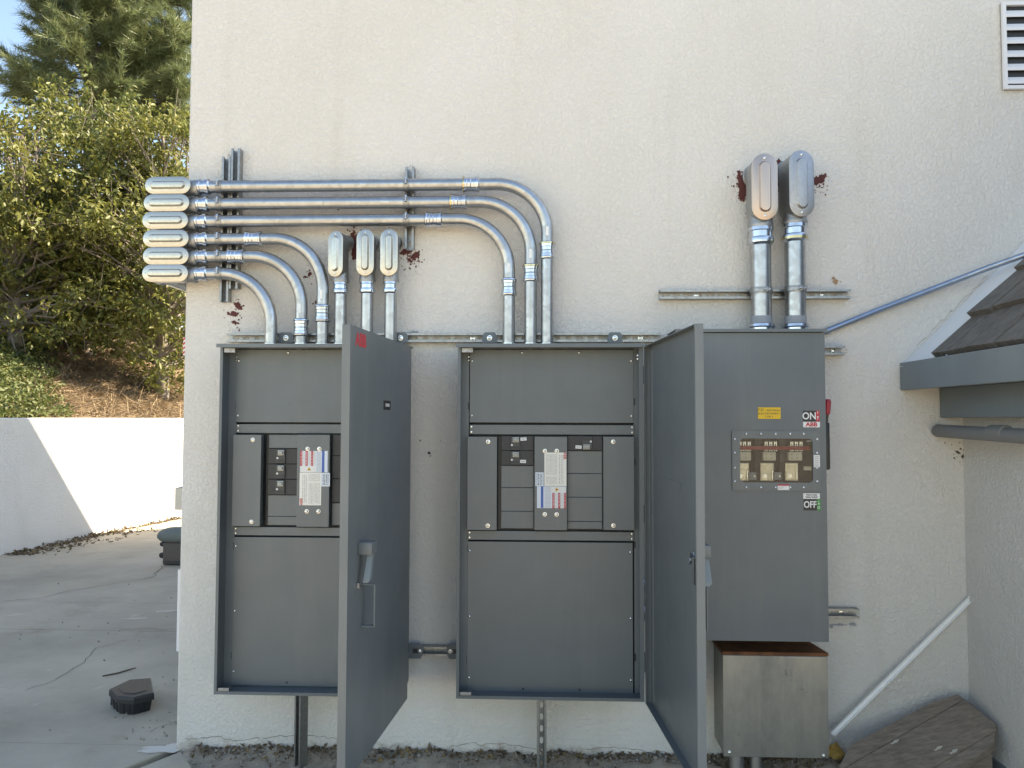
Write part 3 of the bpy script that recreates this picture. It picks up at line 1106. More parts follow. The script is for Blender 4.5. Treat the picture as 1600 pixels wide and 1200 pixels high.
# ================================================================== THE OBJECTS
# ---- slotted steel channels
def strut(p0, p1, n, label, group='steel channels on the wall', w=0.041, h=0.041, bolts=()):
    p0, p1 = Vector(p0), Vector(p1)
    L_ = (p1 - p0).length
    root = thing('strut_channel', p0.lerp(p1, .5) if abs((p1 - p0).z) < .1 else (p0 if p0.z < p1.z else p1), label, 'steel channel', group)
    M = frame(p0, p1 - p0, n)
    m = MB(M)
    t, sl, sw, pitch = 0.0026, 0.0286, 0.0143, 0.0508
    m.box(0, L_, 0, t, -w / 2, -sw / 2)
    m.box(0, L_, 0, t, sw / 2, w / 2)
    x = 0.0
    k = 0
    start = 0.016
    while x < L_:
        e = min(L_, start + k * pitch)
        if e > x:
            m.box(x, e, 0, t, -sw / 2, sw / 2)
            for sg in (-1, 1):       # rounded slot ends
                if e < L_:
                    m.add([(e, 0, sg * sw / 2), (e + .006, 0, sg * sw / 2), (e, 0, sg * sw / 5), (e, t, sg * sw / 2), (e + .006, t, sg * sw / 2), (e, t, sg * sw / 5)], [(0, 1, 2), (3, 5, 4), (0, 3, 4, 1), (1, 4, 5, 2)])
                    m.add([(e + sl, 0, sg * sw / 2), (e + sl - .006, 0, sg * sw / 2), (e + sl, 0, sg * sw / 5), (e + sl, t, sg * sw / 2), (e + sl - .006, t, sg * sw / 2), (e + sl, t, sg * sw / 5)], [(0, 2, 1), (3, 4, 5), (0, 1, 4, 3), (1, 2, 5, 4)])
        x = e + sl
        k += 1
    m.build('web', M_STRUT, root)
    for sg in (-1, 1):
        f = MB(M)
        a, b_ = sg * w / 2, sg * (w / 2 - t)
        f.box(0, L_, t, h, b_, a)
        c = sg * (w / 2 - 0.0095)
        f.box(0, L_, h - t, h, c, b_)
        f.box(0, L_, h - 0.0085, h - t, c, c + sg * t)
        f.build('flange', M_STRUT, root)
    for bx_ in bolts:
        bm_ = MB(M).lathe((bx_, t, 0), (0, 1, 0), [(0, .012), (.003, .012), (.0031, .0085), (.009, .0085), (.010, .006)], 6)
        bm_.build('bolt', M_SCREW, root, smooth=30)
    return root


def hstrut(px0, px1, py, label, **k):
    a, b_ = W(px0, py, -0.02), W(px1, py, -0.02)
    z = (a.z + b_.z) / 2
    return strut((a.x, -0.001, z), (b_.x, -0.001, z), (0, -1, 0), label, **k)


def vstrut(px, py0, py1, label, y=-0.001, **k):
    a, b_ = W(px, py0, -0.02), W(px, py1, -0.02)
    x = (a.x + b_.x) / 2
    return strut((x, y, b_.z), (x, y, a.z), (0, -1, 0), label, **k)


hstrut(1030, 1327, 460.5, 'long horizontal channel behind the two big conduits', bolts=(0.17, 0.74))
hstrut(620, 1032, 528, 'horizontal slotted channel along the top of the middle cabinet', bolts=(0.026, 0.35, 1.12))
hstrut(357, 606, 528, 'horizontal slotted channel above the left cabinet behind its conduits', bolts=(0.30,))
hstrut(420, 985, 1016, 'low horizontal channel joining the two panelboard cabinets')
hstrut(1150, 1318, 548, 'short channel end sticking out right of the switch box near its top', bolts=(0.44,))
hstrut(1150, 1340, 956, 'short channel end sticking out right of the switch box near its bottom', bolts=(0.47,))
vstrut(354.5, 247, 472, 'front one of two vertical channels near the building corner, ending lower')
vstrut(369, 234, 452, 'rear one of two vertical channels near the building corner, reaching higher')
vstrut(641, 263, 390, 'short vertical channel crossing the three long conduits')

# support posts under the cabinets
def post(px, rot, label):
    y = -0.115
    x = W(px, 1150, y).x
    n = Vector((math.sin(rot), -math.cos(rot), 0))
    return strut((x, y, -0.06), (x, y, 0.3435), n, label, group='channel posts under the cabinets')


post(476, -0.6, 'channel post under the left cabinet, turned sideways')
post(846, 0.05, 'channel post under the middle cabinet, slots facing forward')

# ---- shared screw meshes
def shared(name, mb, mat, smooth=40):
    me = bpy.data.meshes.new(name)
    me.from_pydata([tuple(p) for p in mb.v], [], mb.f)
    me.materials.append(mat)
    me.shade_smooth(); me.set_sharp_from_angle(angle=R(smooth))
    return me


ME_SCREW = shared('screw', MB().lathe((0, 0, 0), (0, -1, 0), [(-.002, .0055), (0, .0055), (.0022, .0050), (.0036, .0030), (.0040, 0)], 12), M_SCREW)
ME_BOLT = shared('screw', MB().lathe((0, 0, 0), (0, -1, 0), [(-.002, .009), (.001, .009), (.0011, .0068), (.005, .0062), (.0066, .0035), (.007, 0)], 14), M_SCREW)
ME_TINY = shared('screw', MB().lathe((0, 0, 0), (0, -1, 0), [(-.001, .004), (0, .004), (.0016, .0034), (.002, 0)], 10), M_SCREW)
ME_HOLE = shared('hole', MB().lathe((0, 0, 0), (0, -1, 0), [(-.001, .005), (.0004, .005), (.0005, 0)], 12), M_BLACK)


def screw(parent, p, me=ME_SCREW, rot=None):
    o = bpy.data.objects.new(me.name, me)
    COL.objects.link(o)
    o.parent = parent
    o.location = Vector(p) - OFF[parent.name]
    if rot is not None: o.rotation_euler = rot
    return o


# ---- conduit fittings
def stadium(L_, w, k=10, inset=0.0):
    """loop in (x, z): x from 0 to L_, half circles at the ends"""
    r = w / 2 - inset
    c0, c1 = w / 2, L_ - w / 2
    pts = []
    for i in range(k + 1):
        th = -math.pi / 2 + math.pi * i / k
        pts.append((c1 + r * math.cos(th), r * math.sin(th)))
    for i in range(k + 1):
        th = math.pi / 2 + math.pi * i / k
        pts.append((c0 + r * math.cos(th), r * math.sin(th)))
    return pts


def conduit_body(root, p, a, n, L_, w, dep, hub, back, cover_mat, pipe_r, back_len=0.05, bk=1.0):
    """p: hub mouth on the pipe axis, a: away from the pipe, n: cover side"""
    M = frame(p, a, n)
    st = 0.022
    lo_ = []
    y1 = dep
    for (yy, ins) in ((-dep * 0.80 * bk, 0.016), (-dep * 0.72 * bk, 0.008), (-dep * 0.45 * bk, 0.004), (0.0, 0.002), (y1, 0.0)):
        lo_.append([(x + st, yy, z) for x, z in stadium(L_, w, 10, ins)])
    m = MB(M).loft(lo_)
    m.lathe((0, 0, 0), (1, 0, 0), [(0, hub), (.004, hub * 1.03), (.016, hub * 1.03), (.024, hub * .98), (.07, hub * .92)], 24)
    xb_ = st + L_ - w / 2
    m.lathe((xb_, -dep * .70 * bk, 0), (0, -1, 0), [(0, hub * .98), (.018, hub * .98), (.022, hub * 1.04), (.034, hub * 1.04)], 24)
    body = m.build('conduit_body', M_CAST, root, smooth=38)
    c = MB(M)
    c.loft([[(x + st, y1 + .0005, z) for x, z in stadium(L_, w, 10, -.0015)], [(x + st, y1 + .0035, z) for x, z in stadium(L_, w, 10, -.0015)], [(x + st, y1 + .0045, z) for x, z in stadium(L_, w, 10, .0005)]])
    e = w * 0.26
    em = stadium(L_ - 2 * e * 1.15, w - 2 * e)
    ef = lambda ins, yy: [(x + st + e * 1.15, yy, z) for x, z in stadium(L_ - 2 * e * 1.15, w - 2 * e, 10, ins)]
    c.loft([ef(-.003, y1 + .0040), ef(0, y1 + .0050), ef(.0060, y1 + .0150), ef(.0085, y1 + .0155)], cap0=False)
    c.build('cover', cover_mat, body, smooth=28)
    for xx in (st + w * 0.16, st + L_ - w * 0.16):
        MB(M).lathe((xx, y1 + .004, 0), (0, 1, 0), [(0, w * .055), (.002, w * .052), (.0034, w * .03), (.0034, 0)], 12).build('cover_screw', M_SCREW, body, smooth=40)
    if back_len:
        MB(M).cyl((xb_, -dep * .70 - .030, 0), (xb_, -dep * .70 - .030 - back_len, 0), pipe_r, 20).build('stub_pipe', M_EMT, root, smooth=40)
    return M


def connector(root, p, a, r, mat=M_ZINC, s=1.0, nm='connector'):
    m = MB().lathe(p, a, [(0, r * 1.0), (0, r * 1.26), (.010 * s, r * 1.28), (.0125 * s, r * 1.15), (.030 * s, r * 1.15), (.032 * s, r * 1.27), (.036 * s, r * 1.31), (.048 * s, r * 1.27), (.052 * s, r * 1.08), (.055 * s, r * .99)], 24)
    # hexagonal flats on the compression nut
    o = m.build(nm, mat, root, smooth=28)
    return o


def coupling(root, c, a, r, mat=M_ZINC, L_=0.082):
    a = Vector(a).normalized()
    h = L_ / 2
    return MB().lathe(Vector(c) - a * h, a, [(0, r * .99), (.002, r * 1.08), (.005, r * 1.29), (.010, r * 1.31), (.013, r * 1.24), (.024, r * 1.22), (.026, r * 1.15), (h - .002, r * 1.14), (h, r * 1.2), (h + .002, r * 1.14), (L_ - .026, r * 1.15), (L_ - .024, r * 1.22), (L_ - .013, r * 1.24), (L_ - .010, r * 1.31), (L_ - .005, r * 1.29), (L_ - .002, r * 1.08), (L_, r * .99)], 24).build('coupling', mat, root, smooth=28)


def strap(root, c, a, r, side):
    """two-piece channel strap: band round the pipe, lugs and a bolt on its front"""
    a = Vector(a).normalized()
    side = Vector(side)
    m = MB()
    m.lathe(Vector(c) - a * .015, a, [(0, r * 1.0), (0, r * 1.06), (.006, r * 1.07), (.0075, r * 1.10), (.0225, r * 1.10), (.024, r * 1.07), (.030, r * 1.06), (.030, r)], 24)
    o = m.build('strap', M_STRUT, root, smooth=28)
    n = Vector((0, -1, 0))
    d = (n * 0.92 + side * 0.38).normalized()
    M = frame(Vector(c) + d * r * 1.05, d, a)
    l = MB(M)
    for sg in (-1, 1):
        l.box(0, .017, -.010, .010, sg * .003, sg * .0055)
    l.lathe((.010, 0, -.014), (0, 0, 1), [(0, .0055), (.006, .0055), (.0061, .003), (.022, .003), (.0221, .0055), (.028, .0055)], 8)
    l.build('strap_bolt', M_SCREW, o, smooth=30)
    return o


def arc_path(x0, z, x1, z1, R_, y):
    """horizontal run at z from x0, quarter bend of radius R_, then down at x1 to z1"""
    pts = [Vector((x0, y, z)), Vector((x1 - R_ - 1e-3, y, z))]
    for i in range(0, 25):
        th = math.pi / 2 * i / 24
        pts.append(Vector((x1 - R_ + R_ * math.sin(th), y, z - R_ + R_ * math.cos(th))))
    pts.append(Vector((x1, y, z1)))
    return pts


YP = -0.080            # axis of the 2 inch conduits
RP = 0.0279
ZCT = 1.842            # top of the cabinets
BEND = 0.232


def sticker(root, p):
    MB().box(p.x - .006, p.x + .006, p.y - .0008, p.y, p.z - .02, p.z + .02).build('sticker', M_WHITE, root)


long_runs = [  # left py, x of the drop, coupling px on the run, coupling py on the drop, label, zinc
    (292.5, 285.5, 855, 736, 392, 'topmost long conduit bending down into the middle cabinet farthest right', True),
    (319.5, 313.0, 829, 716, 427, 'second long conduit from the top, bending down between two others', True),
    (346.5, 340.5, 795, 678, 449, 'third long conduit from the top, innermost of the three above the middle cabinet', False),
    (374.0, 372.5, 504, 397, 490, 'fourth conduit from the top, outermost bend above the left cabinet', False),
    (401.0, 400.0, 471, 370, 512, 'fifth conduit from the top, middle bend above the left cabinet', False),
    (427.5, 427.0, 424, None, None, 'lowest side-entry conduit, innermost bend above the left cabinet', False),
]
for i, (pl, pr, pxd, pxc, pyc, lab, yz) in enumerate(long_runs):
    z = W(420 if i < 3 else 350, pl + (pr - pl) * .22, YP).z
    xd = W(pxd, 480, YP).x
    lbx = (305, 303, 301, 302, 302, 301)[i]
    x0 = W(lbx + 8, pl, YP).x
    root = thing('conduit_run', ((x0 + xd) / 2, YP, ZCT), 'galvanised conduit run: ' + lab if False else lab, 'conduit', 'conduits leaving round the building corner')
    MB().tube(arc_path(x0, z, xd, ZCT - .01, BEND, YP), RP, 22).build('pipe', M_EMT, root, smooth=50)
    connector(root, (x0 - .004, YP, z), (1, 0, 0), RP)
    if pxc:
        coupling(root, (W(pxc, pr, YP).x, YP, z), (1, 0, 0), RP, M_ZINC)
        coupling(root, (xd, YP, W(pxd, pyc, YP).z), (0, 0, 1), RP, M_ZINC)
        sticker(root, Vector((xd, YP - RP, W(pxd, pyc, YP).z + .085)))
        if yz:
            for (cc, ax) in (((W(pxc - 11, pr, YP).x, YP, z), (1, 0, 0)), ((xd, YP, W(pxd, pyc - 11, YP).z), (0, 0, 1))):
                MB().lathe(Vector(cc) - Vector(ax) * .004, ax, [(0, RP * 1.2), (.001, RP * 1.34), (.007, RP * 1.34), (.008, RP * 1.2)], 24).build('gland_ring', M_YZINC, root, smooth=28)
    strap(root, (W(344, pl, YP).x, YP, z), (1, 0, 0), RP, (0, 0, .5))
    if i < 3:
        strap(root, (W(636, pr, YP).x, YP, z), (1, 0, 0), RP, (0, 0, .5))
    # locknut collar on the cabinet roof
    MB().lathe((xd, YP, ZCT + .0005), (0, 0, 1), [(0, RP * 1.3), (.010, RP * 1.3), (.012, RP * 1.18), (.022, RP * 1.18), (.024, RP)], 24).build('collar', M_ZINC, root, smooth=28)
    conduit_body(root, (x0 - .003, YP, z - .006), (-1, 0, 0), (0, -1, 0), .2085, .0755, .047, RP * 1.3, True, M_COVER, RP, 1.2)

# three upright conduits with bodies turned to the wall
for (pxc, pt, pxp0, pxp1, rot, lab, L_, w_) in (
        (527, 433, 531.5, 533, -0.33, 'upright conduit with its cover turned aside, left of two facing forward', .206, .0755),
        (573, 432, 573.5, 574, 0.0, 'middle upright conduit above the left cabinet, partly behind its door', .208, .0755),
        (608, 432, 610, 611, 0.0, 'right upright conduit above the left cabinet, beside the short vertical channel', .208, .0755)):
    x = W((pxp0 + pxp1) / 2, 480, YP).x
    zt = W(pxc, pt + 9, YP).z
    root = thing('conduit_run', (x, YP, ZCT), lab, 'conduit', 'upright conduits above the left cabinet')
    MB().cyl((x, YP, ZCT - .01), (x, YP, zt - .004), RP, 22).build('pipe', M_EMT, root, smooth=50)
    connector(root, (x, YP, zt + .001), (0, 0, -1), RP)
    MB().lathe((x, YP, ZCT + .0005), (0, 0, 1), [(0, RP * 1.3), (.010, RP * 1.3), (.012, RP * 1.18), (.022, RP * 1.18), (.024, RP)], 24).build('collar', M_ZINC, root, smooth=28)
    conduit_body(root, (x, YP, zt), (0, 0, 1), (math.sin(rot), -math.cos(rot), 0), L_, w_, .050 if rot == 0 else .044, RP * 1.3, True, M_COVER, RP, .02 if rot == 0 else 0, 1.0 if rot == 0 else 0.45)

# two big conduits above the switch box
YB, RB = -0.092, 0.0445
ZSW = 1.902
for (pxp, pt, rot, lab, cm, nm) in ((1188, 357, 0.02, 'left big conduit above the switch box, with a clean copper-tinted cover', M_COVER, 0), (1241.5, 352, 0.16, 'right big conduit above the switch box, with a duller grey cover', M_CAST, 1)):
    x = W(pxp + 1, 440, YB).x
    zt = W(pxp, pt, YB).z
    root = thing('conduit_run', (x, YB, ZSW), lab, 'conduit', 'big conduits above the switch box')
    MB().cyl((x, YB, ZSW - .01), (x, YB, zt - .004), RB, 28).build('pipe', M_EMT, root, smooth=50)
    connector(root, (x, YB, zt + .001), (0, 0, -1), RB, M_ZINC, 1.45)
    connector(root, (x, YB, ZSW + .0005), (0, 0, 1), RB, M_ZINC, 0.9)
    if nm:
        MB().lathe((x, YB, zt - .055), (0, 0, -1), [(0, RB * 1.2), (.002, RB * 1.32), (.012, RB * 1.32), (.014, RB * 1.2)], 24).build('gland_ring', M_YZINC, root, smooth=28)
    MB().lathe((x, YB, ZSW + .046), (0, 0, 1), [(0, RB * 1.02), (.002, RB * 1.035), (.03, RB * 1.03), (.034, RB * 1.0)], 24).build('sealant_band', M_CAULK, root, smooth=50)
    strap(root, (x, YB, W(pxp, 455 - 2 * nm, YB).z), (0, 0, 1), RB, (.6, 0, 0))
    mcov = flat('copper_tint_cover', (0.58, 0.46, 0.38), 0.4, 0.95) if not nm else galv('dull_cover', (0.46, 0.46, 0.46), .48, 150, .12)
    conduit_body(root, (x, YB, zt), (0, 0, 1), (math.sin(rot), -math.cos(rot), 0), .292, .1115, .068, RB * 1.22, True, mcov, RB, .015)

# ---- panelboard cabinets
YF, YBK = -0.26, -0.046        # front edge and back of the cabinets
YD = -0.170                    # deadfront plane
ZB = 0.345
T = 0.003


def R_on(o, me, p, parent): return screw(parent, p, me)


def print_lines(M0, items, mat, parent, name='print'):
    m = MB()
    for (x0, x1, z0, z1, y) in items:
        m.add([(x0, y, z0), (x1, y, z0), (x1, y, z1), (x0, y, z1)], [(0, 1, 2, 3)])
    return m.build(name, mat, parent)


def cabinet(x0, x1, label, spec):
    root = thing('panelboard_cabinet', ((x0 + x1) / 2, (YF + YBK) / 2, ZB), label, 'electrical cabinet', 'open panelboard cabinets')
    shell = MB()
    shell.box(x0, x1, YBK - T, YBK, ZB, ZCT)
    shell.box(x0, x0 + T, YF, YBK - T, ZB, ZCT)
    shell.box(x1 - T, x1, YF, YBK - T, ZB, ZCT)
    shell.box(x0 + T, x1 - T, YF, YBK - T, ZB, ZB + T)
    shell.box(x0 + T, x1 - T, YF, YBK - T, ZCT - T, ZCT)
    sh = shell.build('shell', M_GREY, root)
    # return lips on the front edge, rain hood over the top
    lips = MB()
    lips.box(x0 + T, x0 + .012, YF, YF + T, ZB + T, ZCT - T)
    lips.box(x1 - .018, x1 - T, YF, YF + T, ZB + T, ZCT - T)
    lips.box(x0 + .012, x1 - .018, YF, YF + T, ZB + T, ZB + .013)
    lips.build('front_lip', M_GREY, root)
    MB().loft([[(x, YBK - .01, ZCT + .0005), (x, YBK - .01, ZCT + .004), (x, YF - .028, ZCT + .002), (x, YF - .028, ZCT - .014), (x, YF - .0255, ZCT - .014), (x, YF - .0255, ZCT - .001)] for x in (x0 - .006, x1 + .012)]).build('rain_hood', M_GREY, root)
    # inner trim between the side walls and the deadfront
    trim = MB()
    dx0, dx1, dz0, dz1 = spec['dead']
    trim.box(x0 + T, dx0 - .001, YD + .004, YD + .007, ZB + T, ZCT - T)
    trim.box(dx1 + .001, x1 - T, YD + .004, YD + .007, ZB + T, ZCT - T)
    trim.box(dx0 - .001, dx1 + .001, YD + .004, YD + .007, ZB + T, dz0 - .001)
    trim.box(dx0 - .001, dx1 + .001, YD + .004, YD + .007, dz1 + .001, ZCT - T)
    trim.build('trim', M_GREY, root)
    # latch keepers in the left corners
    for zz in (ZCT - .034, ZB + .004):
        MB().bbox(x0 + .014, x0 + .064, YF + .004, YF + .03, zz, zz + .022, .002).build('latch_keeper', M_STRUT, root)
    for zz in (ZCT - .06, ZCT - .045):
        screw(root, (x0 + .036, YD + .004, zz), ME_SCREW)
        screw(root, (x1 - .022, YF, zz - .002), ME_SCREW)
    # dark slots in the trim edge
    for zz in (ZB + .14, ZB + .62, ZB + .98, ZB + 1.24):
        MB().box(dx1 + .0012, dx1 + .008, YD + .0035, YD + .004, zz, zz + .03).build('slot', M_BLACK, root)
        MB().box(dx0 - .006, dx0 - .0012, YD + .0035, YD + .004, zz - .02, zz + .01).build('slot', M_BLACK, root)

    def plate(name, r, y, th=.0035, mat=M_GREY2, fold=.0):
        m = MB()
        m.bbox(r[0], r[1], y, y + th, r[2], r[3], .001)
        return m.build(name, mat, root)

    plates = {}
    for nm, key in (('upper_panel', 'top'), ('rail', 'rail1'), ('rail', 'rail2'), ('lower_panel', 'bot')):
        r = spec[key]
        pr = .006 if nm == 'rail' else 0
        plates[key] = plate(nm, r, YD - pr, .0035 + pr)
    # raised covers over the gutters and the bus
    for key in ('coverL', 'coverC', 'coverR'):
        r = spec[key]
        p = MB().bbox(r[0], r[1], YD - .030, YD + .003, r[2], r[3], .0018).build('gutter_cover' if key != 'coverC' else 'bus_cover', M_GREY2, root)
        plates[key] = p
        if key != 'coverC':
            xc = r[0] + (r[1] - r[0]) * (.70 if key == 'coverL' else .32)
            for zz in (r[3] - .022, r[2] + .020): screw(p, (xc, YD - .030, zz), ME_BOLT)
        else:
            for fx in (.32, .68):
                for zz in (r[3] - .062, r[2] + .068): screw(p, (r[0] + (r[1] - r[0]) * fx, YD - .030, zz), ME_BOLT)
    # screws of the flat panels
    r = spec['top']
    for fx in (.32, .67): screw(plates['top'], (r[0] + (r[1] - r[0]) * fx, YD, r[3] - .014), ME_SCREW)
    for zz in (r[3] - .05, r[2] + .03):
        for xx in (r[0] + .009, r[1] - .009): screw(plates['top'], (xx, YD, zz), ME_SCREW)
    for key in ('rail1', 'rail2'):
        q = spec[key]
        for xx in (q[0] + .008, q[1] - .008):
            for f in (.25, .8): screw(plates[key], (xx, YD - .006, q[2] + (q[3] - q[2]) * f), ME_TINY)
    r = spec['bot']
    for zz in (r[3] - .04, r[2] + (r[3] - r[2]) * .5, r[2] + .06):
        for xx in (r[0] + .009, r[1] - .009): screw(plates['bot'], (xx, YD, zz), ME_SCREW)
    for fx in (.34, .68): screw(plates['bot'], (r[0] + (r[1] - r[0]) * fx, YD, r[2] + .016), ME_HOLE)
    # back plate of the two breaker columns, fillers and breakers
    for col in ('colL', 'colR'):
        cx0, cx1, rows = spec[col]
        z_lo, z_hi = spec['coverL'][2], spec['coverL'][3]
        MB().box(cx0 - .014, cx1 + .014, YD + .012, YD + .014, z_lo, z_hi).build('column_back', M_BLACK, root)
        for (kind, za, zb) in rows:
            if kind == 'f':
                MB().bbox(cx0, cx1, YD + .002, YD + .010, za + .0008, zb - .0008, .0016).build('filler_plate', M_GREY2, root)
            else:
                mir = kind.endswith('m')
                wdt = cx1 - cx0
                b = MB().bbox(cx0, cx1, YD - .004, YD + .011, za + .0005, zb - .0005, .0015).build('circuit_breaker', M_BREAKER, root)
                f = (lambda t_: cx1 - t_ * wdt) if mir else (lambda t_: cx0 + t_ * wdt)
                h = zb - za
                fz = (lambda t_: za + t_ * h) if not mir else (lambda t_: zb - t_ * h)
                MB().bbox(min(f(.28), f(.58)), max(f(.28), f(.58)), YD - .012, YD - .0035, za + .003, zb - .003, .0015).build('centre_module', M_BREAKER2, b)
                zt0, zt1 = sorted((fz(.56), fz(.92)))
                if kind[0] == 'b':
                    MB().bbox(min(f(.35), f(.55)), max(f(.35), f(.55)), YD - .019, YD - .011, zt0, zt1, .002).build('toggle', M_TOGGLE, b)
                    MB().bbox(min(f(.38), f(.52)), max(f(.38), f(.52)), YD - .027, YD - .018, zt0 + .006, zt1 - .006, .002).build('toggle_grip', M_TOGGLE, b)
                    MB().lathe((f(.33), YD - .012, fz(.38)), (0, -1, 0), [(0, .0045), (.0015, .0045), (.002, 0)], 12).build('test_button', M_WHITE, b)
                    MB().box(f(.30), f(.56), YD - .0125, YD - .0118, fz(.12), fz(.30)).build('rating_plate', M_BREAKER, b)
                else:
                    MB().bbox(min(f(.30), f(.38)), max(f(.30), f(.38)), YD - .022, YD - .011, zt0, zt1, .002).build('toggle', M_WHITE, b)
                for t_ in (.78, .90):
                    MB().lathe((f(t_), YD - .004, fz(.5)), (0, -1, 0), [(-.001, .0028), (.0005, .0028), (.0006, 0)], 10).build('hole', M_BLACK, b)
                MB().box(f(.155), f(.165), YD - .0044, YD - .0038, za + .002, zb - .002).build('seam', M_BLACK, b)
                MB().box(f(.655), f(.665), YD - .0044, YD - .0038, za + .002, zb - .002).build('seam', M_BLACK, b)
    # ears bolted to the channels
    for (ex, ez) in spec['ears']:
        e = MB()
        hexa = [(-.034, -.022), (.034, -.022), (.034, .010), (.022, .026), (-.022, .026), (-.034, .010)]
        e.loft([[(ex + a, y, ez + c) for a, c in hexa] for y in (YBK - .0005, YBK + .0035)])
        e.build('mounting_ear', M_GREY, root)
        screw(root, (ex, YBK - .0008, ez), shared('bolt', MB().lathe((0, 0, 0), (0, -1, 0), [(0, .012), (.002, .012), (.0021, .009), (.008, .0085), (.010, .005)], 14), M_SCREW))
    for (ex, ez, sg) in spec['side_ears']:
        e = MB()
        pts = [(0, -.034), (.052 * sg, -.034), (.062 * sg, -.020), (.066 * sg, .0), (.066 * sg, .022), (.046 * sg, .034), (0, .030)]
        e.loft([[(ex + a, y, ez + c) for a, c in pts] for y in (YBK - .006, YBK - .0005)])
        e.build('mounting_ear', M_GREY, root)
        MB().box(ex + .018 * sg, ex + .050 * sg, YBK - .0068, YBK - .0062, ez - .010, ez + .010).build('ear_slot', M_BLACK, root)
        screw(root, (ex + .048 * sg, YBK - .0072, ez), ME_BOLT)
    return root, plates


def px_rect(l):
    return rect(*l, YD)


def zpx(py, px=860): return W(px, py, YD).z


C2 = dict(dead=px_rect((732, 545, 990.5, 1084.5)), top=px_rect((734, 546, 990, 660.5)), rail1=px_rect((734, 664, 990.5, 679)), rail2=px_rect((731, 830, 990, 844)), bot=px_rect((730, 847, 989, 1083)),
          coverL=px_rect((731, 682, 777, 827)), coverC=px_rect((835, 682, 886, 827)), coverR=px_rect((942, 682, 990, 827)))
cl0, cl1 = W(783, 750, YD).x, W(834, 750, YD).x
cr0, cr1 = W(886.5, 750, YD).x, W(941, 750, YD).x
C2['colL'] = (cl0, cl1, [('b', zpx(704, 808), zpx(681, 808)), ('b', zpx(727, 808), zpx(704, 808)), ('f', zpx(762, 808), zpx(727.5, 808)), ('f', zpx(799, 808), zpx(762, 808)), ('f', zpx(826, 808), zpx(799, 808))])
C2['colR'] = (cr0, cr1, [('bm', zpx(704, 914), zpx(681, 914)), ('f', zpx(740, 914), zpx(704.5, 914)), ('f', zpx(777, 914), zpx(740, 914)), ('f', zpx(815, 914), zpx(777, 914)), ('f', zpx(827, 914), zpx(815, 914))])
e1, e2 = W(765, 527, YBK), W(961, 527, YBK)
C2['ears'] = [(e1.x, e1.z - .003), (e2.x, e2.z - .003)]
zear = W(690, 1017, YBK).z
C2X0, C2X1 = -0.369, 0.421
C2['side_ears'] = [(C2X0 - .001, zear, -1)]
cab2, pl2 = cabinet(C2X0, C2X1, 'middle panelboard cabinet with two breakers at upper left and one at right', C2)

C1 = dict(dead=px_rect((366.5, 545, 623, 1074)), top=px_rect((369, 546, 622, 660)), rail1=px_rect((370, 663, 623, 677)), rail2=px_rect((366, 824, 622, 837)), bot=px_rect((363, 840, 620, 1073)),
          coverL=px_rect((367, 679, 411, 821)), coverC=px_rect((467, 679, 517.5, 822)), coverR=px_rect((576, 679, 622, 822)))
a0, a1 = W(419, 750, YD).x, W(466, 750, YD).x
b0, b1 = W(519, 750, YD).x, W(573, 750, YD).x
C1['colL'] = (a0, a1, [('f', zpx(700.5, 440), zpx(679, 440)), ('b', zpx(724.5, 440), zpx(701, 440)), ('b', zpx(748.5, 440), zpx(725, 440)), ('b', zpx(773, 440), zpx(749, 440)), ('f', zpx(807, 440), zpx(773.5, 440)), ('f', zpx(821, 440), zpx(807, 440))])
C1['colR'] = (b0, b1, [('w', zpx(712, 545), zpx(679, 545)), ('w', zpx(748, 545), zpx(712, 545)), ('bm', zpx(785, 545), zpx(748, 545)), ('f', zpx(821, 545), zpx(786, 545))])
e1, e2 = W(447, 527, YBK), W(626, 527, YBK)
C1['ears'] = [(e1.x, e1.z - .003), (e2.x, e2.z - .003)]
C1X0, C1X1 = -1.407, -0.607
C1['side_ears'] = [(C1X1 + .001, zear, 1)]
cab1, pl1 = cabinet(C1X0, C1X1, 'left panelboard cabinet with three stacked breakers and its door swung open', C1)

# printed labels on the bus covers
YL = YD - .0306


def lab_quad(px0, py0, px1, py1, lift, mat, parent, name):
    q = rect(px0, py0, px1, py1, YL)
    y = YL - lift
    return MB().box(q[0], q[1], y - .0003, y, q[2], q[3]).build(name, mat, parent)


def bars(px0, py0, px1, py1, nx_, ny_, lift, mat, parent, seed, vert=True, name='print'):
    """rows of unreadably small print"""
    rr = random.Random(seed)
    q = rect(px0, py0, px1, py1, YL)
    y = YL - lift
    m = MB()
    for i in range(nx_):
        xa = q[0] + (q[1] - q[0]) * (i + .25) / nx_
        xb = q[0] + (q[1] - q[0]) * (i + .62) / nx_
        z = q[3]
        while z > q[2] + .002:
            l = rr.uniform(.003, .014)
            z2 = max(q[2], z - l)
            m.add([(xa, y, z2), (xb, y, z2), (xb, y, z), (xa, y, z)], [(0, 1, 2, 3)])
            z = z2 - rr.uniform(.0012, .004)
    return m.build(name, mat, parent)


def rot_text(s, px, py, size, mat, parent, ccw=True, lift=.0012):
    p = W(px, py, YL); p.y = YL - lift
    M = face_front(p) @ Matrix.Rotation(R(90 if ccw else -90), 4, 'Z')
    return text('lettering', s, size, M, mat, parent, bold=size * .02, ext=.0001)


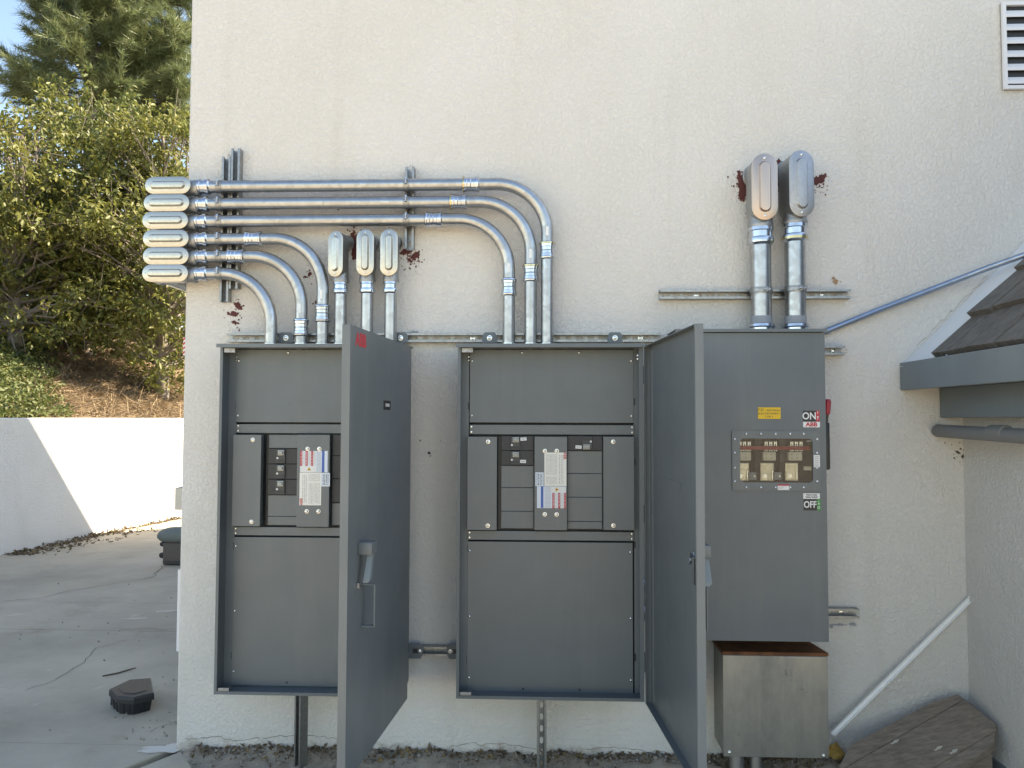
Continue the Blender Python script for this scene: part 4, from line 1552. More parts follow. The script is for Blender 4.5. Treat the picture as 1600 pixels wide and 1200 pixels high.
# left cabinet: warning sheet above the white schedule
lb = lab_quad(469, 704.5, 512, 738, .0002, M_PALEBLUE, cab1, 'warning_label')
lab_quad(469, 728, 494, 738, .0006, M_WHITE, lb, 'panel')
for a in (469, 477.5, 486): lab_quad(a, 704.5, a + 3.4, 728, .0006, M_RED, lb, 'red_bar')
for a in (473, 481.5, 490): lab_quad(a, 705, a + 3.6, 727, .0006, M_WHITE, lb, 'panel')
lab_quad(503, 704.5, 507, 738, .0006, M_BLUE, lb, 'blue_bar')
for a in (473.3, 481.8, 490.2): bars(a, 706, a + 3, 726, 3, 1, .0012, M_GREYINK, lb, int(a))
bars(495, 706, 502, 737, 5, 1, .0012, M_GREYINK, lb, 5)
for (a, c_) in ((469, 1), (477.5, 2), (486, 3)): bars(a + .8, 706, a + 2.8, 727, 1, 1, .0012, M_WHITE, lb, 40 + c_)
q = W(483, 733, YL)
MB().add([(q.x - .009, YL - .0013, q.z - .006), (q.x + .009, YL - .0013, q.z - .006), (q.x, YL - .0013, q.z + .009)], [(0, 1, 2)]).build('triangle', M_YELLOW, lb)
MB().add([(q.x - .004, YL - .0015, q.z - .004), (q.x + .004, YL - .0015, q.z - .004), (q.x, YL - .0015, q.z + .004)], [(0, 1, 2)]).build('triangle', M_INK, lb)
lb = lab_quad(468, 738.5, 502, 789.5, .0002, M_PAPER, cab1, 'schedule_label')
bars(482, 755, 500, 787, 9, 1, .0012, M_GREYINK, lb, 7)
bars(482, 741, 500, 752, 10, 1, .0012, M_GREYINK, lb, 8)
bars(472, 742, 480, 786, 3, 1, .0012, M_GREYINK, lb, 9)
rot_text('ABB', 470.8, 784, .017, M_RED, lb)
lb = lab_quad(501.5, 738.8, 515.5, 760, .0009, M_PALEBLUE, cab1, 'rating_label')
bars(504, 741, 514, 758, 4, 1, .0016, M_INK, lb, 10)
# middle cabinet: the same sheets upside down
lb = lab_quad(850.5, 707, 885, 759.5, .0002, M_PAPER, cab2, 'schedule_label')
bars(853, 710, 871, 742, 9, 1, .0012, M_GREYINK, lb, 11)
bars(853, 745, 871, 757, 10, 1, .0012, M_GREYINK, lb, 12)
bars(873, 711, 881, 756, 3, 1, .0012, M_GREYINK, lb, 13)
rot_text('ABB', 882.5, 712, .017, M_RED, lb, False)
lb = lab_quad(839, 760, 884.5, 794, .0002, M_PALEBLUE, cab2, 'warning_label')
lab_quad(859, 760.5, 884, 769.5, .0006, M_WHITE, lb, 'panel')
for a in (863, 872, 881): lab_quad(a, 770, a + 3.4, 794.5, .0006, M_RED, lb, 'red_bar')
for a in (867, 876): lab_quad(a, 770, a + 4, 794, .0006, M_WHITE, lb, 'panel')
lab_quad(845, 760, 849, 793.5, .0006, M_BLUE, lb, 'blue_bar')
for a in (867.4, 876.4): bars(a, 771, a + 3, 793, 3, 1, .0012, M_GREYINK, lb, int(a))
bars(851, 761, 861, 793, 6, 1, .0012, M_GREYINK, lb, 15)
for (a, c_) in ((863, 1), (872, 2), (881, 3)): bars(a + .8, 771, a + 2.8, 793, 1, 1, .0012, M_WHITE, lb, 50 + c_)
q = W(870, 765, YL)
MB().add([(q.x - .006, YL - .0013, q.z - .009), (q.x - .006, YL - .0013, q.z + .009), (q.x + .010, YL - .0013, q.z)], [(0, 1, 2)]).build('triangle', M_YELLOW, lb)
MB().add([(q.x - .003, YL - .0015, q.z - .004), (q.x - .003, YL - .0015, q.z + .004), (q.x + .005, YL - .0015, q.z)], [(0, 1, 2)]).build('triangle', M_INK, lb)
lb = lab_quad(836.5, 738, 849.5, 759.5, .0009, M_PALEBLUE, cab2, 'rating_label')
bars(838, 740, 848, 758, 4, 1, .0016, M_INK, lb, 16)
# small white circuit tags
for (px, py, cab, tilt) in ((818, 686, cab2, .08), (817, 721, cab2, 0), (904, 698.5, cab2, -.06)):
    p = W(px, py, YD - .006)
    M = face_front(p) @ Matrix.Rotation(tilt, 4, 'Z')
    t = MB(M).box(-.0135, .0135, -.007, .007, -.0004, .0004).build('circuit_tag', M_WHITE, cab)
    MB(M).box(-.009, .009, -.002, .002, .0005, .0007).build('print', M_GREYINK, t)

# ---- cabinet doors
DW = 0.80


def door(cab, px1, ang, label, logo):
    """tray-shaped door hinged on the right; ang: degrees off square, positive = free edge swings left"""
    a = R(ang)
    d = Vector((-math.sin(a), -math.cos(a), 0))
    n = Vector((-d.y, d.x, 0))                      # outer face
    piv = Vector((px1 + .031, YF + .002, 0))
    M = Matrix.Translation(piv) @ Matrix((d, n, Vector((0, 0, 1)))).transposed().to_4x4()
    z0, z1 = ZB - .004, ZCT - .008
    th, t = .028, .0025
    m = MB(M)
    m.box(0, DW, -t, 0, z0, z1)
    m.box(0, t, -th, -t, z0, z1)
    m.box(DW - t, DW, -th, -t, z0, z1)
    m.box(t, DW - t, -th, -t, z0, z0 + t)
    m.box(t, DW - t, -th, -t, z1 - t, z1)
    m.box(t, .016, -th, -th + t, z0 + t, z1 - t)
    m.box(DW - .014, DW - t, -th, -th + t, z0 + t, z1 - t)
    dr = m.build('door', M_GREY, cab)
    tag(dr, label)
    # gasket strip inside, three-point latch rod and cam
    MB(M).box(.05, .062, -.010, -t - .0003, z0 + .02, z1 - .02).build('stiffener', M_GREY, dr)
    MB(M).box(.20, .52, -.0045, -t - .0003, z0 + .93, z0 + .955).build('stiffener', M_GREY, dr)
    zr = (z0 + z1) / 2
    MB(M).cyl((DW - .045, -.017, z0 + .03), (DW - .045, -.017, z1 - .03), .0042, 8).build('latch_rod', M_GREY, dr, smooth=50)
    hz = zpx_handle
    lk = MB(M)
    lk.lathe((DW - .115, -t, hz + .010), (0, -1, 0), [(0, .015), (.006, .015), (.0065, .010), (.018, .010)], 8)
    lk.lathe((DW - .115, -t, hz - .012), (0, -1, 0), [(0, .010), (.020, .010)], 8)
    lk.box(DW - .122, DW - .040, -.020, -.014, hz - .006, hz + .004)
    lk.box(DW - .060, DW - .035, -.026, -.012, hz - .075, hz + .012)
    lk.build('latch_cam', M_ZINC, dr, smooth=30)
    # lever handle on the outer face
    h = MB(M)
    uh = u_handle
    h.bbox(uh - .032, uh + .030, .0005, .050, hz, hz + .042, .004)
    h.build('handle_base', M_GREY, dr, smooth=30)
    l = MB(M)
    l.loft([[(uh - .016, .030, hz + .006), (uh + .010, .030, hz + .006), (uh + .010, .046, hz + .006), (uh - .016, .046, hz + .006)],
            [(uh + .022, .026, hz - .080), (uh + .044, .026, hz - .080), (uh + .044, .048, hz - .080), (uh + .022, .048, hz - .080)],
            [(uh + .024, .024, hz - .090), (uh + .044, .024, hz - .090), (uh + .044, .040, hz - .090), (uh + .024, .040, hz - .090)]])
    l.build('handle_lever', M_FASCIA, dr)
    MB(M).bbox(uh + .016, uh + .038, .0005, .010, hz - .112, hz - .092, .002).build('padlock_staple', M_CAST, dr)
    # D pull below
    zp0, zp1, up_ = z_pull - .074, z_pull + .074, u_pull
    p = MB(M)
    p.bbox(up_ - .010, up_ + .010, .044, .050, zp0, zp1, .002)
    p.bbox(up_ - .010, up_ + .010, .0005, .0435, zp0, zp0 + .006, .002)
    p.bbox(up_ - .010, up_ + .010, .0005, .0435, zp1 - .006, zp1, .002)
    p.build('pull', M_GREY, dr)
    if logo:
        q = on_plane(564, 532.5, piv, n)
        ML = Matrix.Translation(q + n * .0004) @ Matrix((-d, Vector((0, 0, 1)), n)).transposed().to_4x4()
        text('lettering', 'ABB', .062, ML, M_RED, dr, bold=.0022, ext=.0003, sx=1.05)
        q = on_plane(604.5, 633, piv, n)
        ML = Matrix.Translation(q) @ Matrix((-d, Vector((0, 0, 1)), n)).transposed().to_4x4()
        np_ = MB(ML).box(-.045, .045, -.017, .017, .0003, .0025).build('nameplate', M_BLACK, dr)
        MB(ML).box(-.028, .028, -.006, .006, .0027, .0030).build('print', M_GREYINK, dr)
    # hinges
    for zz in (ZB + .12, ZB + .74, ZB + 1.33):
        hg = MB()
        hg.box(px1 + .0005, px1 + .030, YF + .006, YF + .030, zz, zz + .075)
        hg.cyl((px1 + .026, YF + .004, zz - .004), (px1 + .026, YF + .004, zz + .079), .006, 10)
        hg.build('hinge', M_GREY, cab, smooth=30)
    return dr, M


# handle and pull positions read off the left door's outer face
_a = R(4.5); _d = Vector((-math.sin(_a), -math.cos(_a), 0)); _n = Vector((-_d.y, _d.x, 0)); _p = Vector((C1X1 + .031, YF + .002, 0))
q = on_plane(563, 851, _p, _n); u_handle = (q - _p).dot(_d); zpx_handle = q.z - .03
q = on_plane(565, 945, _p, _n); u_pull = (q - _p).dot(_d); z_pull = q.z
door(cab1, C1X1, 4.5, 'open door of the left cabinet showing its outer face with red lettering', True)
door(cab2, C2X1, -4.6, 'open door of the middle cabinet showing its inner face', False)

# ---- fused switch box on the right
YS = -0.270
SX0, SX1, SZ0, SZ1 = 0.560, 1.181, 0.607, 1.902
sw = thing('disconnect_switch', ((SX0 + SX1) / 2, -.16, SZ0), 'grey disconnect switch box with viewing window and ON and OFF plates', 'switch box')
m = MB()
m.box(SX0, SX1, YBK - T, YBK, SZ0, SZ1)
m.box(SX0, SX0 + T, YS + .024, YBK - T, SZ0, SZ1)
m.box(SX1 - T, SX1, YS + .024, YBK - T, SZ0, SZ1)
m.box(SX0 + T, SX1 - T, YS + .024, YBK - T, SZ0, SZ0 + T)
m.box(SX0 + T, SX1 - T, YS + .024, YBK - T, SZ1 - T, SZ1)
m.build('shell', M_GREY, sw)
MB().loft([[(x, YBK - .01, SZ1 + .0005), (x, YBK - .01, SZ1 + .005), (x, YS - .014, SZ1 + .003), (x, YS - .014, SZ1 - .010), (x, YS - .0115, SZ1 - .010), (x, YS - .0115, SZ1 - .001)] for x in (SX0 - .006, SX1 + .006)]).build('rain_hood', M_GREY, sw)
wx0, wx1, wz0, wz1 = rect(1155, 684.5, 1270, 754.5, YS)            # opening
d = MB()
for (a, b_, c, e) in ((SX0 + .004, wx0, SZ0 - .002, SZ1 - .012), (wx1, SX1 - .002, SZ0 - .002, SZ1 - .012), (wx0, wx1, SZ0 - .002, wz0), (wx0, wx1, wz1, SZ1 - .012)):
    d.box(a, b_, YS, YS + .0025, c, e)
for (a, b_, c, e) in ((SX0 + .004, SX0 + .0065, SZ0 - .002, SZ1 - .012), (SX1 - .0045, SX1 - .002, SZ0 - .002, SZ1 - .012)):
    d.box(a, b_, YS + .0026, YS + .0235, c, e)
d.box(SX0 + .0066, SX1 - .0046, YS + .0026, YS + .0235, SZ0 - .002, SZ0 + .0005)
dd_ = d.build('door', M_GREY, sw)
# window frame plate with rounded opening
fx0, fx1, fz0, fz1 = rect(1143.5, 673, 1281, 766.5, YS)


def rrect(x0, x1, z0, z1, r, k=6):
    pts = []
    for (cx, cz, s_) in ((x1 - r, z0 + r, -90), (x1 - r, z1 - r, 0), (x0 + r, z1 - r, 90), (x0 + r, z0 + r, 180)):
        for i in range(k + 1):
            th = R(s_ + 90 * i / k)
            pts.append((cx + r * math.cos(th), cz + r * math.sin(th)))
    return pts


outer, inner = rrect(fx0, fx1, fz0, fz1, .004), rrect(wx0 + .002, wx1 - .002, wz0 + .002, wz1 - .002, .018)
fp = MB()
y0_, y1_ = YS - .0005, YS - .006
fp.loft([[(x, y0_, z) for x, z in outer], [(x, y1_, z) for x, z in outer], [(x, y1_, z) for x, z in inner], [(x, y0_, z) for x, z in inner]], False, False)
wf = fp.build('window_frame', M_GREY2, sw)
gl = MB().box(wx0 + .001, wx1 - .001, YS - .002, YS - .0012, wz0 + .001, wz1 - .001).build('pane', M_GLASS, wf)
for px in (1166, 1189, 1212, 1235, 1256):
    for py in (678, 761.5):
        q = W(px, py, y1_); screw(wf, q, ME_SCREW)
for py in (686, 707.5, 731, 752):
    for px in (1148, 1277):
        q = W(px, py, y1_); screw(wf, q, ME_SCREW)
# works behind the pane
YI = YS + .014
inn = MB().box(wx0 - .05, wx1 + .05, YI + .09, YI + .092, wz0 - .06, wz1 + .06).build('mounting_base', flat('switch_base', (.045, .045, .047), .6), sw)
kx = (wx1 - wx0) / 115.0
for i, px in enumerate((1173, 1203, 1242)):
    pass
for i, (ba, bb, fa, fb) in enumerate(((1151, 1174, 1150, 1171), (1192, 1213, 1188, 1210), (1232, 1254, 1227, 1248))):
    pole = MB()
    q = rect(ba, 706, bb, 720, YI)
    pole.bbox(q[0], q[1], YI, YI + .03, q[2], q[3], .005)
    po = pole.build('arc_chute', M_CREAM, sw)
    for ax_ in (.25, .62):
        for zz in (.3, .72):
            MB().lathe((q[0] + (q[1] - q[0]) * ax_, YI, q[2] + (q[3] - q[2]) * zz), (0, -1, 0), [(-.001, .0022), (.0004, .0022), (.0005, 0)], 8).build('hole', M_BLACK, po)
    q2 = rect(fa, 723, fb, 752, YI + .01)
    tp = MB().bbox(q2[0], q2[1], YI + .012, YI + .035, q2[2], q2[3], .003).build('terminal', M_BRASS, sw)
    xm = q2[0] + (q2[1] - q2[0]) * .33
    MB().lathe((xm, YI + .012, q2[2] + .022), (0, -1, 0), [(0, .010), (.002, .010), (.0021, .007), (.008, .0065)], 10).build('terminal_bolt', M_SCREW, tp, smooth=30)
    MB().bbox(q2[0] + (q2[1] - q2[0]) * .78, q2[0] + (q2[1] - q2[0]) * .88, YI + .004, YI + .012, q2[2] + .008, q2[2] + .046, .001).build('spring_clip', M_SCREW, tp)
    for j in range(3):
        q3 = rect(ba + 3 + j * 7.2, 690, ba + 7.5 + j * 7.2, 705, YI + .02)
        bl = MB()
        bl.box(q3[0], q3[0] + .0035, YI + .02, YI + .05, q3[2], q3[3])
        bl.box(q3[1] - .0035, q3[1], YI + .02, YI + .05, q3[2], q3[3])
        bl.box(q3[0] + .0035, q3[1] - .0035, YI + .02, YI + .05, q3[3] - .008, q3[3] - .004)
        bl.build('contact_jaw', M_SCREW, sw)
    if i < 2:
        q4 = rect(1170.5 + i * 39, 738, 1182 + i * 39, 750, YI)
        lg = MB().bbox(q4[0], q4[1], YI - .002, YI + .02, q4[2], q4[3], .002).build('lug_cover', M_CAULK, sw)
        MB().lathe((q4[1] - .008, YI - .002, (q4[2] + q4[3]) / 2), (0, -1, 0), [(0, .004), (.002, .003)], 10).build('screw', M_SCREW, lg)
q = rect(1156, 697, 1266, 703, YI + .01)
MB().bbox(q[0], q[1], YI + .008, YI + .018, q[2], q[3], .002).build('crossbar', M_REDBAR, sw)
for px in (1181, 1220):
    q = rect(px, 684, px + 9, 752, YI + .03)
    MB().box(q[0], q[1], YI + .04, YI + .088, q[2], q[3]).build('phase_barrier', M_BREAKER, sw)
q = rect(1256, 729, 1268, 735, YI); MB().bbox(q[0], q[1], YI, YI + .01, q[2], q[3], .001).build('small_tag', M_CREAM, sw)
q = rect(1261, 688, 1268, 690, YI); MB().bbox(q[0], q[1], YI, YI + .01, q[2], q[3], .001).build('small_tag', M_WHITE, sw)


def splate(px0, py0, px1, py1, mat, parent, name, y=YS, th=.001):
    q = rect(px0, py0, px1, py1, y)
    return MB().box(q[0], q[1], y - th, y - .0002, q[2], q[3]).build(name, mat, parent)


def stext(s, px, py, size, mat, parent, y, bold=.0, sx=1.0, rot=0):
    p = W(px, py, y); p.y = y
    return text('lettering', s, size, face_front(p) @ Matrix.Rotation(R(rot), 4, 'Z'), mat, parent, bold=bold, ext=.0001, sx=sx)


yp = splate(1184, 636.5, 1219.5, 654.5, M_YELLOW, sw, 'notice_plate', th=.0025)
stext('F.D.', 1189.5, 640.5, .0155, M_INK, yp, YS - .0028, .0001)
stext('- ELECTRICAL', 1207.5, 641.3, .0098, M_INK, yp, YS - .0028, .0001)
stext('BLDG DISCONNECT', 1201.5, 646.3, .0098, M_INK, yp, YS - .0028, .0001)
stext('1 OF 1', 1201.5, 651.3, .0125, M_INK, yp, YS - .0028, .0001)
on = splate(1254.5, 641.8, 1274.5, 658.5, M_BLACK, sw, 'on_plate')
stext('ON', 1264.5, 650.4, .041, M_WHITE, on, YS - .0013, .0009, .88)
r_ = splate(1275, 641.6, 1280.4, 658.5, M_RED, sw, 'on_strip')
stext('I', 1277.7, 645.0, .015, M_WHITE, r_, YS - .0013, .0004)
stext('↑' if False else 'I', 1277.7, 653.6, .020, M_WHITE, r_, YS - .0013, .0002)
q = W(1277.7, 650.5, YS)
MB().add([(q.x - .004, YS - .0013, q.z - .004), (q.x + .004, YS - .0013, q.z - .004), (q.x, YS - .0013, q.z + .003)], [(0, 1, 2)]).build('arrow', M_WHITE, r_)
ab = splate(1254.8, 659.2, 1281, 667.6, M_WHITE, sw, 'brand_plate')
stext('ABB', 1268, 663.4, .0235, M_RED, ab, YS - .0013, .0010, 1.1)
hd = splate(1255, 770.8, 1281, 779.4, M_WHITE, sw, 'type_plate')
stext('Heavy Duty', 1268, 773.2, .0092, M_INK, hd, YS - .0013, .0003)
stext('Safety Switch', 1268, 776.6, .0092, M_INK, hd, YS - .0013, .0003)
of = splate(1255.6, 780, 1276.2, 797.5, M_BLACK, sw, 'off_plate')
stext('OFF', 1265.9, 788.8, .0385, M_WHITE, of, YS - .0013, .0009, .78)
g_ = splate(1276.6, 780, 1282, 797.8, M_GREEN, sw, 'off_strip')
stext('I', 1279.3, 784.2, .013, M_WHITE, g_, YS - .0013, .0002)
q = W(1279.3, 787.6, YS)
MB().add([(q.x - .0035, YS - .0013, q.z + .003), (q.x + .0035, YS - .0013, q.z + .003), (q.x, YS - .0013, q.z - .004)], [(0, 1, 2)]).build('arrow', M_WHITE, g_)
stext('O', 1279.3, 793.2, .014, M_WHITE, g_, YS - .0013, .0003)
st_ = splate(1271.5, 711, 1281, 730, M_WHITE, sw, 'side_sticker', YS - .0062)
for k in range(6):
    splate(1273, 712.8 + k * 2.9, 1279.5, 714.3 + k * 2.9, M_GREYINK, st_, 'print', YS - .0075, .0004)
st_ = splate(1215, 757, 1233, 765.6, M_WHITE, sw, 'caution_sticker', YS - .0062)
splate(1215, 757, 1233, 759, M_RED, st_, 'red_bar', YS - .0074, .0004)
for k in range(2): splate(1216, 760.6 + 2 * k, 1226 - 3 * k, 761.4 + 2 * k, M_GREYINK, st_, 'print', YS - .0074, .0004)
# operating handle on the right flank
hx = SX1 + .0005
zh = lambda py: W(1294, py, -.20).z
hb = MB().bbox(hx, hx + .022, -.25, -.17, zh(733), zh(660), .006).build('handle_housing', M_BLACK, sw, smooth=30)
lev = MB().loft([[(hx + .001, -.235, zh(662)), (hx + .018, -.235, zh(662)), (hx + .018, -.205, zh(662)), (hx + .001, -.205, zh(662))], [(hx + .010, -.24, zh(640)), (hx + .024, -.24, zh(640)), (hx + .024, -.21, zh(640)), (hx + .010, -.21, zh(640))]])
lev.build('handle_arm', M_BLACK, sw)
oct_ = lambda z, s_, dx: [(hx + dx + .016 * s_ * math.cos(R(45 * i + 22.5)), -.222 + .022 * s_ * math.sin(R(45 * i + 22.5)), z) for i in range(8)]
MB().loft([oct_(zh(649), .7, .015), oct_(zh(646), 1, .016), oct_(zh(628), 1.05, .020), oct_(zh(624), .7, .021)]).build('handle_grip', M_REDGRIP, sw)
for py in (597, 962, 918): MB().box(hx, hx + .006, -.24, -.225, zh(py + 4), zh(py - 4)).build('door_clip', M_BLACK, sw)
# nipples joining the middle cabinet to the switch
for (py, lab) in ((915, 'upper short bright nipple joining the middle cabinet and the switch box'), (957, 'lower short bright nipple joining the middle cabinet and the switch box')):
    z = W(1011, py, -.15).z
    root = thing('conduit_nipple', ((C2X1 + SX0) / 2, -.15, z - .03), lab, 'conduit', 'nipples between the cabinets')
    MB().cyl((C2X1 + .0005, -.15, z), (SX0 - .0005, -.15, z), .030, 20).build('pipe', M_ZINC, root, smooth=50)
    for a, dd2 in ((C2X1 + .001, 1), (SX0 - .001, -1)):
        MB().lathe((a, -.15, z), (dd2, 0, 0), [(0, .031), (0, .040), (.012, .040), (.013, .036), (.036, .036), (.038, .031)], 20).build('locknut', M_ZINC, root, smooth=28)

# ---- old steel box under the switch
bx0, bx1, bz0, bz1 = 0.759, 1.197, 0.103, 0.541
YBX = -0.20
bxr = thing('steel_pull_box', ((bx0 + bx1) / 2, -.1, bz0), 'weathered bare steel pull box with rusty top below the switch box', 'pull box')
MB().box(bx0 + .004, bx1 - .003, YBX + .006, -.002, bz0 + .006, bz1 - .014).build('case', M_WSTEEL, bxr)
MB().bbox(bx0, bx1, YBX, YBX + .005, bz0, bz1 - .017, .0015).build('front_cover', M_WSTEEL, bxr)
MB().loft([[(bx0 - .003, -.002, bz1 - .0135), (bx1 - .03, -.002, bz1 - .0135), (bx1 - .03, -.002, bz1 + .004), (bx0 - .003, -.002, bz1 + .004)], [(bx0 - .003, YBX - .004, bz1 - .0135), (bx1 + .002, YBX - .004, bz1 - .0135), (bx1 + .002, YBX - .004, bz1), (bx0 - .003, YBX - .004, bz1)]]).build('top', M_RUST, bxr)
for (a, c) in ((bx0 + .025, bz0 + .018), (bx1 - .022, bz0 + .012)): screw(bxr, (a, YBX, c), ME_BOLT)
for px, r in ((1152, .030), (1182, .026)):
    x = W(px, 1190, -.14).x
    MB().cyl((x, -.13, -.08), (x, -.13, bz0 + .004), r, 18).build('riser_pipe', M_CAST, bxr, smooth=50)

# ---- blue-grey conduit running up to the roof, pipe under the eave
a, b_ = W(1287, 519, -.022), W(1640, 385, -.30)
MBp = MB().tube([a, W(1375, 483.5, -.022), W(1480, 443, -.03), W(1545, 418, -.11), b_], .0135, 14)
o = MBp.build('thin_conduit', M_BLUEPIPE, smooth=50)
tag(o, 'thin blue-grey conduit slanting up the wall from the switch box to the roof', 'conduit')
p = W(1466, 673, -.03)
root = thing('eave_pipe', (p.x, -1.0, p.z - .028), 'grey painted pipe running out under the eave', 'pipe')
pts = [Vector((p.x + .02, -.002, p.z)), Vector((p.x, -.03, p.z))] + [Vector((p.x, -.03 - 1.45 * i / 6, p.z - .004 * i)) for i in range(1, 7)]
MB().tube(pts, .0285, 20).build('pipe', M_PIPEPAINT, root, smooth=50)
pc = on_plane(1537, 678, (p.x - .03, 0, 0), Vector((1, 0, 0)))
MB().lathe((p.x, pc.y, p.z - .001), (0, -1, 0), [(0, .0285), (.003, .031), (.10, .031), (.103, .0285)], 20).build('coupling', M_PIPEPAINT, root, smooth=30)

# ---- white strip leaning across the wall
a, b_ = W(1300, 1147, -.06), W(1517, 934, -.022)
dv = b_ - a
M = frame(a, dv, (0, -1, 0))
L_ = dv.length
ch = MB(M)
ch.box(0, L_, -.004, -.001, -.0105, .0105)
ch.box(0, L_, -.001, .006, -.0105, -.0085)
ch.box(0, L_, -.001, .009, .0065, .0105)
o = ch.build('white_strip', flat('white_plastic', (.90, .90, .88), .35))
tag(o, 'white plastic strip leaning diagonally in the wall corner', 'plastic strip')

# ---- weathered octagonal board lying in the corner
A, B, Cc = W(1325, 1166, -.17), W(1497, 1084, -.07), W(1556, 1166, -.36)
nb_ = (B - A).cross(Cc - A).normalized()
if nb_.z < 0: nb_ = -nb_
out_px = [(1311, 1196), (1326, 1165), (1350, 1152), (1462, 1094), (1497, 1083.5), (1557, 1131), (1553, 1162), (1525, 1182), (1420, 1236), (1360, 1262), (1312, 1250)]
P3 = [on_plane(a_, c_, A, nb_) for a_, c_ in out_px]
ux = (on_plane(1508, 1091, A, nb_) - on_plane(1320, 1199, A, nb_)).normalized()     # along the planks
vy = nb_.cross(ux)
O_ = P3[1]
poly = [((p - O_).dot(ux), (p - O_).dot(vy)) for p in P3]


def clip(poly_, v0, v1):
    def half(pl, f, keep):
        out = []
        for i in range(len(pl)):
            p_, q_ = pl[i], pl[(i + 1) % len(pl)]
            a_, c_ = keep(p_), keep(q_)
            if a_ >= 0: out.append(p_)
            if a_ * c_ < 0:
                t_ = a_ / (a_ - c_)
                out.append((p_[0] + (q_[0] - p_[0]) * t_, p_[1] + (q_[1] - p_[1]) * t_))
        return out
    r = half(poly_, v0, lambda p_: p_[1] - v0)
    return half(r, v1, lambda p_: v1 - p_[1]) if len(r) > 2 else r


vmin, vmax = min(p[1] for p in poly), max(p[1] for p in poly)
seam1 = (on_plane(1420, 1142, A, nb_) - O_).dot(vy)
seam2 = (on_plane(1450, 1205, A, nb_) - O_).dot(vy)
bs = sorted([vmin - .001, seam1, seam2, vmax + .001])
bd = thing('wooden_board', G(1440, 1190), 'weathered brown octagonal plank board lying in the wall corner', 'wooden board')
for i in range(3):
    pg = clip(poly, bs[i] + (.0015 if i else 0), bs[i + 1] - (.0015 if i < 2 else 0))
    if len(pg) < 3: continue
    cx = sum(p[0] for p in pg) / len(pg); cy = sum(p[1] for p in pg) / len(pg)
    dz = (-.001, .001, -.002)[i]
    lo_ = lambda h, ins: [tuple(O_ + ux * (p_[0] + (cx - p_[0]) * ins) + vy * (p_[1] + (cy - p_[1]) * ins) + nb_ * h) for p_ in pg]
    MB().loft([lo_(-.034, .02), lo_(-.028 + dz, 0), lo_(-.004 + dz, 0), lo_(dz, .018)]).build('plank', M_BOARD, bd)
for (px, py) in ((1398, 1160), (1466, 1170), (1490, 1175)):
    c = on_plane(px, py, A, nb_)
    MB().add([tuple(c + ux * (.022 + .006 * math.sin(i * 2.1)) * math.cos(i * .63) + vy * (.006 + .003 * math.cos(i * 3)) * math.sin(i * .63) + nb_ * .0022) for i in range(10)], [tuple(range(10))]).build('paint_fleck', flat('worn_paint', (0.55, 0.50, 0.42), 0.8), bd)
blk = MB()
qb = on_plane(1500, 1140, A, nb_)
blk.box(qb.x - .12, qb.x + .10, qb.y - .05, qb.y + .05, -.02, qb.z - .075)
blk.build('support_block', M_BOARD, bd)
# dry yellow leaf beside the pull box
c = G(1313, 1188, .02)
lf = MB()
gv, gf = [], []
for i in range(9):
    t_ = i / 8
    wd = .040 * math.sin(math.pi * min(1, t_ * .93 + .07)) ** .7
    for j in range(5):
        s_ = (j - 2) / 2
        gv.append((c.x - .02 + s_ * wd + .008 * math.sin(t_ * 6), c.y - .02 + .02 * abs(s_) ** 2 + .012 * math.sin(t_ * 5 + s_), .004 + .105 * t_ + .01 * math.cos(s_ * 3)))
for i in range(8):
    for j in range(4):
        k = i * 5 + j
        gf.append((k, k + 1, k + 6, k + 5))
o = lf.add(gv, gf).build('dry_leaf', leaf_mat('yellow_leaf', (.72, .50, .16), (.50, .30, .08), .7, .25, 60), smooth=60)
tag(o, 'curled yellow dry leaf standing between the pull box and the board', 'leaf')
# wing wall base and floor
kb = MB().box(XW - .012, XW - .0005, -1.49, -.03, -.01, .115).build('baseboard', M_FASCIA, bld)

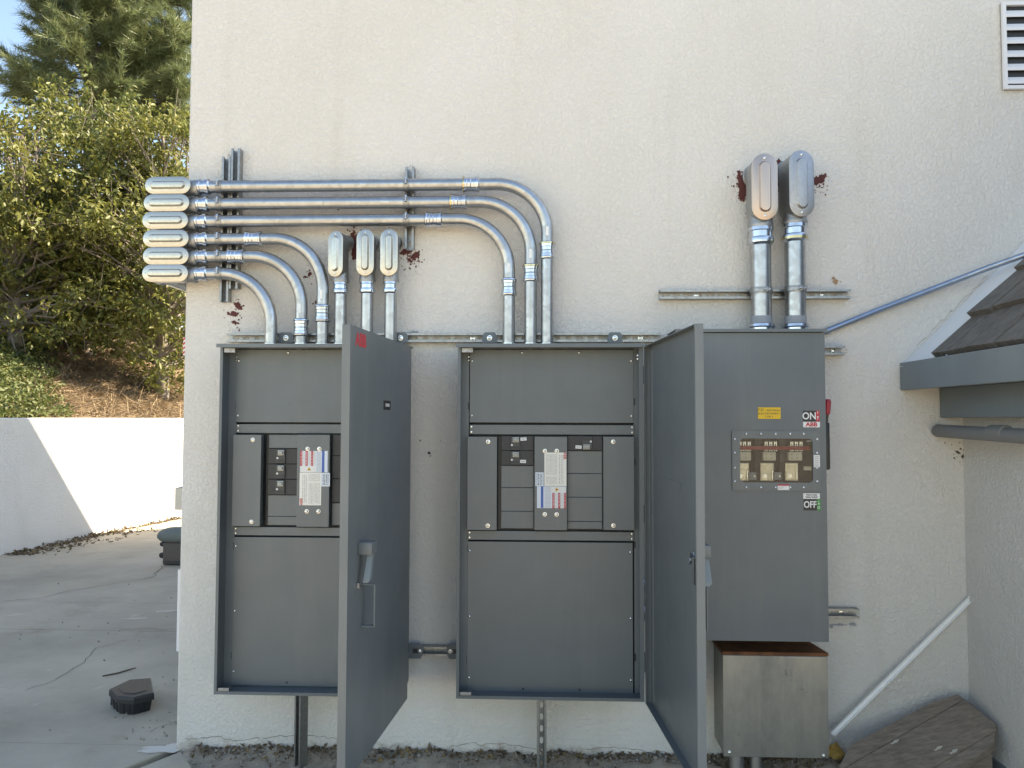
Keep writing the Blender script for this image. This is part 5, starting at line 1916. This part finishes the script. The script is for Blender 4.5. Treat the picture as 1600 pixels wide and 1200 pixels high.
# ---- black bait box on the concrete
c = G(205, 1098)
bt = thing('bait_station', (c.x, c.y, 0), 'black angular plastic bait box on the concrete near the building corner', 'bait box')
top_px = [(171, 1077), (203, 1062), (236, 1059.5), (240.5, 1083), (209, 1091), (184, 1089)]
zt_ = .092
tp = [G(a_, c_, zt_) for a_, c_ in top_px]
cen = sum(tp, Vector()) / 6
lp_ = lambda z, k_, dxy=Vector((0, 0, 0)): [(cen.x + (p_.x - cen.x) * k_, cen.y + (p_.y - cen.y) * k_, z) for p_ in tp]
M_BAIT = flat('bait_black', (.020, .021, .023), .5)
MB().loft([lp_(.001, .84), lp_(.060, .92)]).build('base', M_BAIT, bt)
MB().loft([lp_(.0605, 1.02), lp_(.083, 1.02), lp_(zt_, .99), lp_(zt_ + .003, .95)]).build('lid', M_BAIT, bt)
MB().loft([lp_(zt_ + .0031, .62), lp_(zt_ + .0055, .60)]).build('lid_panel', M_BAIT, bt)
for k_ in range(6):
    p_, q_ = tp[k_], tp[(k_ + 1) % 6]
    for f_ in (.3, .7):
        e_ = p_.lerp(q_, f_)
        a_ = Vector((cen.x + (e_.x - cen.x) * .845, cen.y + (e_.y - cen.y) * .845, .002))
        b2 = Vector((cen.x + (e_.x - cen.x) * .925, cen.y + (e_.y - cen.y) * .925, .060))
        MB().tube([a_, b2], .005, 6).build('rib', M_BAIT, bt)
q = G(180, 1094, .03)
MB().bbox(q.x - .02, q.x + .03, q.y - .012, q.y + .02, .006, .05, .004).build('entry_tunnel', M_BLACK, bt)

# ---- covered pump behind the corner
c = G(266, 882)
pm = thing('wheeled_tool_case', (c.x + .06, c.y, 0), 'brown case under a domed grey cap, half hidden behind the building corner', 'tool case')
sc_ = (c.y + 3.62) / FPX
x0_ = G(257, 882).x
MB().bbox(x0_, x0_ + .26, c.y - .06, c.y + .12, .004, .235, .02).build('case', flat('brown_case', (.13, .105, .088), .7), pm, smooth=40)
MB().bbox(x0_ + .012, x0_ + .24, c.y - .066, c.y - .06, .015, .05, .003).build('foot_panel', flat('dark_case', (.06, .055, .05), .6), pm)
cap = MB()
cxm = x0_ + .12
cap.loft([[(cxm + .215 * k_ * math.cos(R(15 * i)), c.y + .03 + .13 * k_ * math.sin(R(15 * i)), z) for i in range(24)] for (z, k_) in ((.232, .62), (.245, .86), (.275, .99), (.30, 1.0), (.335, .92), (.36, .74), (.378, .45), (.383, .15))])
cap.build('cap', flat('cap_grey', (.17, .185, .165), .65), pm, smooth=60)
MB().lathe((x0_ - .012, c.y - .02, .10), (0, -1, 0), [(0, .03), (.02, .03), (.024, .02)], 14).build('dial', M_BLACK, pm, smooth=40)
MB().lathe((x0_ - .012, c.y - .02, .215), (0, -1, 0), [(0, .025), (.02, .025), (.024, .015)], 14).build('dial', M_BLACK, pm, smooth=40)
